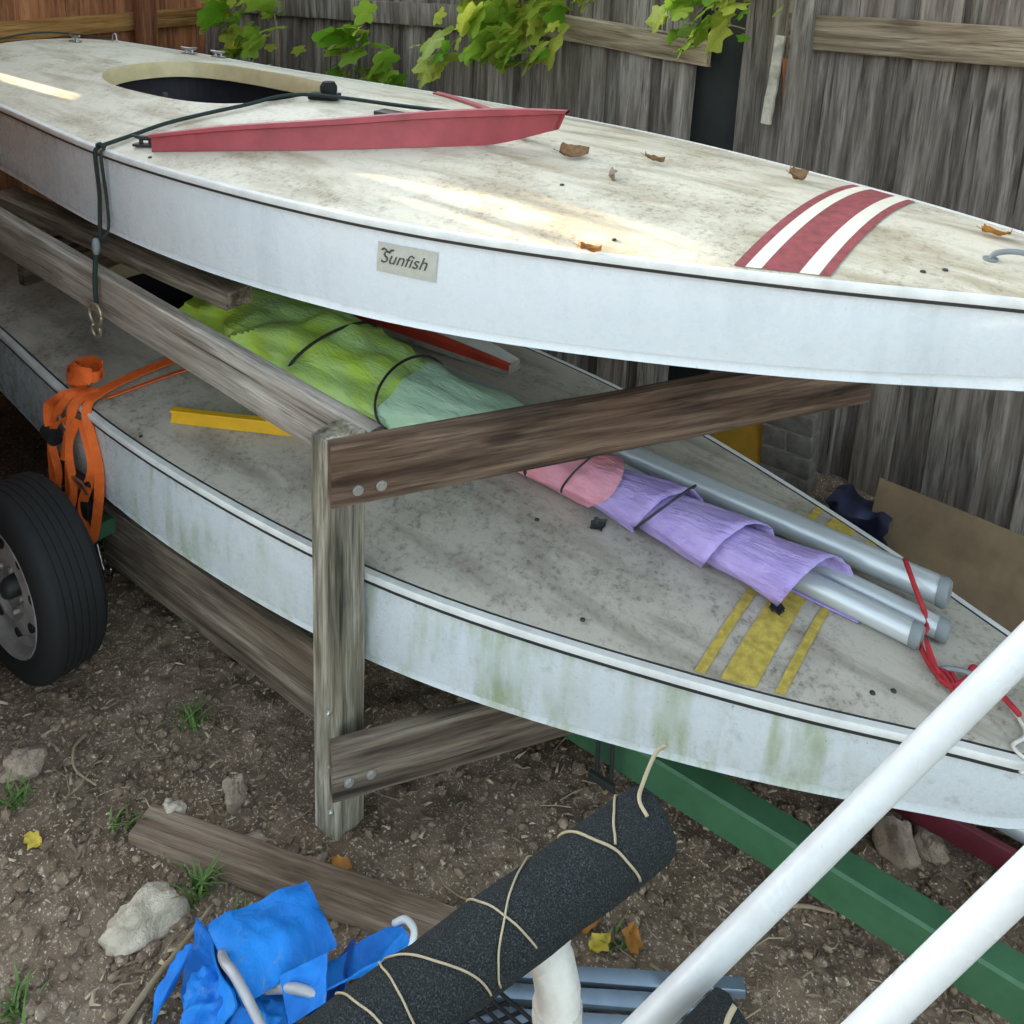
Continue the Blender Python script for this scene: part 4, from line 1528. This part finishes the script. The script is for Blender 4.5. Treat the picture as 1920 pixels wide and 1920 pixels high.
for q in bm.verts:
    d_ = q.co.normalized()
    rid = abs(nz(d_.x * 1.6 + 3, d_.y * 1.6, d_.z * 1.6)) * .5 + abs(nz(d_.x * 3.7, d_.y * 3.7 + 5, d_.z * 3.7)) * .22 + .05 * nz(d_.x * 9, d_.y * 9, d_.z * 9)
    k = 1.08 - rid
    q.co = Vector((d_.x * k * .135, d_.y * k * .105, max(-.03, d_.z * k * .085)))
me = bpy.data.meshes.new('canvas_bundle')
bm.to_mesh(me)
bm.free()
me.polygons.foreach_set('use_smooth', [True] * len(me.polygons))
me.materials.append(M['blue'])
o = bpy.data.objects.new('canvas_bundle', me)
COL.objects.link(o)
o.location = (-1.275, -1.165, .04)
o.scale = (.85, .85, .85)
o.rotation_euler = (0, 0, .4)
o.parent = ch
def ctube(pts, r=.009, mat='tube_grey'):
    MB().tube(smoothpath(pts, 6), r, 10).build('frame_tube', mat, ch, smooth=True)
ctube([(-1.315, -1.15, .145), (-1.285, -1.165, .168), (-1.245, -1.17, .172), (-1.19, -1.175, .15), (-1.11, -1.185, .115), (-1.05, -1.20, .08)])
ctube([(-1.23, -1.12, .10), (-1.17, -1.095, .125), (-1.12, -1.07, .12)])
ctube([(-1.125, -.875, .085), (-1.10, -.868, .108), (-1.065, -.88, .122), (-1.05, -.905, .115)], .007, 'pvc')
MB().tube([(-1.22, -1.275, .085), (-1.19, -1.26, .115)], .03, 16).build('foot_cap', 'black', ch, auto=40)

# bars and mesh on the ground behind the carpeted bunk
for k, (dy, z_) in enumerate(((0, .03), (-.045, .028), (-.09, .02))):
    o = lumber_obj('metal_bar', 'bar', (-.95, -.80 + dy, z_), (-.52, -.51 + dy, z_ + .004), .028, .02)
    tag(o, ['rearmost blue grey metal bar on the soil behind the elbow fitting', 'middle blue grey metal bar behind the elbow fitting', 'nearest blue grey metal bar behind the elbow fitting'][k], 'bar', 'metal bars on the soil')
mb = MB()
for k in range(9):
    mb.tube([(-1.02 + .028 * k, -.99, .06), (-.92 + .028 * k, -.83, .06)], .004, 5)
    mb.tube([(-1.02 + .0125 * k, -.99 + .02 * k, .064), (-.80 + .0125 * k, -.99 + .02 * k, .064)], .004, 5)
tag(mb.build('plastic_mesh', 'black', None, smooth=True), 'black plastic mesh tray beside the blue chair', 'tray')

# ------------------------------------------------------------------ homemade cart of white pipe with carpeted bunks
cart = thing('pipe_cart', 'homemade white plastic pipe cart with charcoal carpet wrapped bunks', 'cart')
def carpet_roll(p0, p1, r0, r1, nm='carpet_bunk'):
    p0, p1 = Vector(p0), Vector(p1)
    ax = (p1 - p0).normalized()
    a = ax.cross(Vector((0, 0, 1))).normalized()
    b = ax.cross(a)
    rows = []
    n = 40
    for i in range(n + 1):
        k = i / n
        row = []
        for j in range(40):
            th = 2 * PI * j / 40
            r = (r0 + (r1 - r0) * k) * (1 + .035 * nz(k * 7, math.cos(th), math.sin(th)) + .02 * nz(k * 22, th))
            if k > .97:
                r *= 1 - .12 * ((k - .97) / .03) ** 2
            for w_ in (.22, .45, .72):
                r *= 1 - .03 * math.exp(-((k - w_ - .04 * math.cos(th)) / .012) ** 2)
            row.append(p0.lerp(p1, k) + a * (r * math.cos(th)) + b * (r * math.sin(th)))
        rows.append(row)
    mb = MB()
    mb.grid(rows, True)
    cc = [p1 + (q - p1) * .75 + ax * .006 for q in rows[-1]]
    mb.grid([rows[-1], cc], True)
    mb.add(cc, [tuple(range(40))])
    return mb.build(nm, 'carpet', cart, auto=45), a, b, ax
K0, K1 = Vector((-.76, -1.52, .742)), Vector((-.488, -1.015, .915))
bunk, ka, kb, kx = carpet_roll(K0, K1, .049, .047)
# folded end flap
fl = MB()
rows = []
for i in range(13):
    k = i / 12
    rows.append([K1 + kx * (-.05 + .035 * math.sin(k * PI)) + ka * ((.072 + .004 * j) * math.cos(PI * .35 + k * 2.0 * PI * .62)) + kb * ((.072 + .004 * j) * math.sin(PI * .35 + k * 2.0 * PI * .62)) + kx * (.03 * j) for j in range(3)])
fl.grid(rows)
def tie(k, skew, a0=-.2, a1=PI * 1.15, r=.0505, w=.0014):
    c = K0.lerp(K1, k)
    pts = []
    for i in range(25):
        th = a0 + (a1 - a0) * i / 24
        rq = r * (1 + .012 * max(0, nz(i * .35, k * 9)))
        pts.append(c + kx * (skew * math.cos(th) + .004 * nz(i * .2, k * 17)) + ka * (rq * math.cos(th)) - kb * (rq * math.sin(th)))
    MB().tube(pts, w, 6).build('tie_wire', 'wire', bunk, smooth=True)
rr_ = .0505
tie(.30, .03, 0, PI, rr_)
tie(.37, .012, 0, PI, rr_)
tie(.44, .055, 0, PI, rr_)
tie(.60, .03, .3, PI, .0498)
tie(.64, -.05, 0, PI * .95, .0498)
tie(.84, .035, 0, PI, .0492, .0019)
tie(.90, -.03, PI * .35, PI * 1.0, .049, .0018)
e0 = K1 + kx * -.02 - kb * .047
MB().tube(smoothpath([e0 + ka * .02, e0 + kx * .0 + Vector((0, 0, .006)), e0 - ka * .02 + kx * .02 + Vector((0, 0, .0)), e0 - ka * .035 + kx * .05 + Vector((0, 0, .012)), e0 - ka * .03 + kx * .065 + Vector((0, 0, .02))], 5), .0028, 6).build('tie_wire', 'wire', bunk, smooth=True)
def pipe(pts, r, nm, mat, par=cart, sm=1):
    return MB().tube(smoothpath(pts, sm) if sm > 1 else pts, r, 32).build(nm, mat, par, auto=45)
# elbow and leg under the bunk
EL = Vector((-.545, -1.165, .775))
pipe([Vector((-.605, -1.165, .83)), EL + Vector((-.02, 0, .02))], .028, 'elbow_socket', 'pvc_dirty')
pipe([EL + Vector((-.028, 0, .026)), EL + Vector((-.008, -.002, .008)), EL + Vector((.004, -.006, -.02)), EL + Vector((.006, -.009, -.05))], .0295, 'elbow', 'pvc_dirty')
pipe([EL + Vector((.005, -.009, -.035)), EL + Vector((.02, -.03, -.25)), EL + Vector((.045, -.06, -.765))], .0245, 'leg_pipe', 'pvc_dirty')
pipe([EL + Vector((-.012, 0, .012)), EL + Vector((-.03, 0, .029))], .0325, 'elbow_collar', 'pvc_dirty')
pipe([EL + Vector((.0055, -.0085, -.042)), EL + Vector((.007, -.0105, -.062))], .0325, 'elbow_collar', 'pvc_dirty')
# second bunk
carpet_roll((-.46, -1.13, .50), (-.372, -.955, .60), .05, .047)
MB().tube(smoothpath([(-.375, -.98, .655), (-.378, -1.0, .64), (-.372, -1.01, .60), (-.368, -1.015, .55)], 5), .004, 6).build('tie_wire', 'wire', cart, smooth=True)
# two long pipes rising to the right
d1 = (Vector((-.129, -.594, 1.085)) - Vector((-.506, -.961, .488)))
P0 = Vector((-.506, -.961, .488))
pipe([P0 - d1 * .8, P0 + d1 * 1.9], .0225, 'long_pipe', 'pvc')
d2 = (Vector((-.071, -.991, 1.106)) - Vector((-.186, -1.066, .894)))
P2 = Vector((-.186, -1.066, .894))
pipe([P2 - d2 * 4.1, P2 + d2 * 4.5], .0195, 'long_pipe', 'pvc')
pipe([P0 - d1 * .8 + Vector((-.2, -.05, .0)), P2 - d2 * 4.1 + Vector((.2, .05, 0))], .030, 'base_pipe', 'pvc')

# ------------------------------------------------------------------ foliage hanging in front of the fence
def vine_leaf_mesh(seed):
    rr2 = random.Random(seed)
    mb = MB()
    n = 22
    rim = []
    for i in range(n):
        a = 2 * PI * i / n
        r = .5 * (1 + .22 * math.cos(5 * a) + .07 * math.cos(10 * a + seed)) * (1.05 - .25 * math.cos(a + PI) ** 2)
        x, y = r * math.cos(a) + .35, r * math.sin(a)
        rim.append((x, y, .10 * nz(x * 3 + seed, y * 3) - .22 * (x - .3) ** 2 - .12 * abs(y)))
    mid = [(x * .5 + .14, y * .5, z * .4 + .02) for x, y, z in rim]
    mb.grid([rim, mid], True)
    mb.add(mid + [(.25, 0, .0)], [(i, (i + 1) % n, n) for i in range(n)])
    o = mb.build('leaf', 'leaf', None, smooth=True)
    me = o.data
    bpy.data.objects.remove(o)
    return me
LEAF = [vine_leaf_mesh(k) for k in range(5)]
def vine(nm, label, stems, leaves, smin, smax, seed, mat=None):
    rr2 = random.Random(seed)
    root = thing(nm, label, 'vine', stems[0][0], group='vines on the fence')
    base = Vector(stems[0][0])
    for s_ in stems:
        sp = smoothpath([Vector(q) - base for q in s_], 6)
        MB().tube(sp, [.007 * (1 - .7 * i / len(sp)) for i in range(len(sp))], 6).build('stem', 'stick', root, smooth=True)
    for k in range(leaves):
        s_ = rr2.choice(stems)
        sp = smoothpath([Vector(q) for q in s_], 6)
        p = rr2.choice(sp[2:]) + Vector((rr2.gauss(0, .075), rr2.gauss(-.02, .04), rr2.gauss(0, .06)))
        o = bpy.data.objects.new('leaf', rr2.choice(LEAF))
        COL.objects.link(o)
        o.location = p - base
        k_ = smin * .6 + (smax - smin * .6) * rr2.random() ** 1.4
        o.scale = (k_, k_ * rr2.uniform(.75, 1.1), k_)
        o.rotation_euler = (rr2.uniform(.2, 1.3), rr2.uniform(-.5, .5), rr2.uniform(-2.6, -.3))
        o.parent = root
vine('vine', 'yellow green leafy vine standing by the corner of the two fences', [[(-3.95, 1.2, .9), (-3.9, 1.15, 1.3), (-3.85, 1.1, 1.55), (-3.95, 1.1, 1.8)], [(-3.6, 1.3, .9), (-3.5, 1.25, 1.3), (-3.4, 1.2, 1.5), (-3.3, 1.15, 1.62)], [(-4.1, 1.2, 1.1), (-4.2, 1.1, 1.5), (-4.15, 1.0, 1.75)], [(-3.6, 1.3, 1.0), (-3.3, 1.25, 1.25), (-3.15, 1.2, 1.4)]], 150, .09, .2, 3)
vine('vine', 'green vine spray hanging down over the middle of the grey fence', [[(-2.6, 1.35, 2.05), (-2.6, 1.25, 1.8), (-2.7, 1.2, 1.6), (-2.85, 1.15, 1.45)], [(-2.4, 1.35, 2.05), (-2.4, 1.25, 1.8), (-2.35, 1.2, 1.62), (-2.25, 1.18, 1.52)], [(-2.6, 1.35, 2.05), (-2.5, 1.2, 1.75), (-2.5, 1.15, 1.55)], [(-2.9, 1.35, 2.1), (-2.7, 1.3, 1.95), (-2.3, 1.3, 1.85), (-2.0, 1.3, 1.8)]], 170, .09, .19, 4)
vine('vine', 'bright green vine tip above the dark gap in the fence', [[(-1.6, 1.38, 2.1), (-1.55, 1.3, 1.9), (-1.5, 1.25, 1.76), (-1.38, 1.22, 1.73)], [(-1.55, 1.38, 2.1), (-1.5, 1.3, 1.9), (-1.6, 1.22, 1.74)]], 60, .09, .18, 6)

# ------------------------------------------------------------------ unseen tree added to block sky light over the fence and yard
tree = thing('added_shade_tree', 'unseen leafy tree added beyond the grey fence to shade it', 'tree', (-.4, 2.6, 0))
tp = smoothpath([(0, 0, 0), (.05, .02, 1.0), (-.05, -.05, 2.0), (-.2, -.2, 2.9), (-.35, -.4, 3.6)], 5)
MB().tube(tp, [.14 - .08 * i / len(tp) for i in range(len(tp))], 12).build('trunk', 'bark', tree, smooth=True)
rt = random.Random(17)
for k in range(9):
    a_ = rt.uniform(0, 2 * PI)
    z_ = rt.uniform(2.3, 3.2)
    e_ = Vector((2.2 * math.cos(a_), 1.1 * math.sin(a_) - .7, z_ + rt.uniform(.3, .8)))
    p_ = [Vector((-.1, -.1, z_ - .3)), Vector((-.1, -.1, z_ - .3)).lerp(e_, .5) + Vector((0, 0, .15)), e_]
    sp = smoothpath(p_, 5)
    MB().tube(sp, [.05 * (1 - .8 * i / len(sp)) for i in range(len(sp))], 7).build('limb', 'bark', tree, smooth=True)
mb = MB()
cl = [(rt.uniform(-2.6, 2.4), rt.uniform(-2.0, .6), rt.uniform(2.75, 4.2)) for _ in range(70)]
for c_ in cl:
    for k in range(60):
        p_ = Vector(c_) + Vector((rt.gauss(0, .22), rt.gauss(0, .22), rt.gauss(0, .16)))
        if p_.z < 2.45:
            continue
        u_ = Vector((rt.gauss(0, 1), rt.gauss(0, 1), rt.gauss(0, .5))).normalized() * rt.uniform(.05, .09)
        w_ = u_.cross(Vector((rt.gauss(0, 1), rt.gauss(0, 1), rt.gauss(0, 1)))).normalized() * u_.length * .5
        mb.add([p_ - u_, p_ + w_, p_ + u_, p_ - w_], [(0, 1, 2, 3)])
me = bpy.data.meshes.new('crown')
me.from_pydata(mb.v, [], mb.f)
me.materials.append(M['leaf_far'])
o = bpy.data.objects.new('crown', me)
COL.objects.link(o)
o.parent = tree
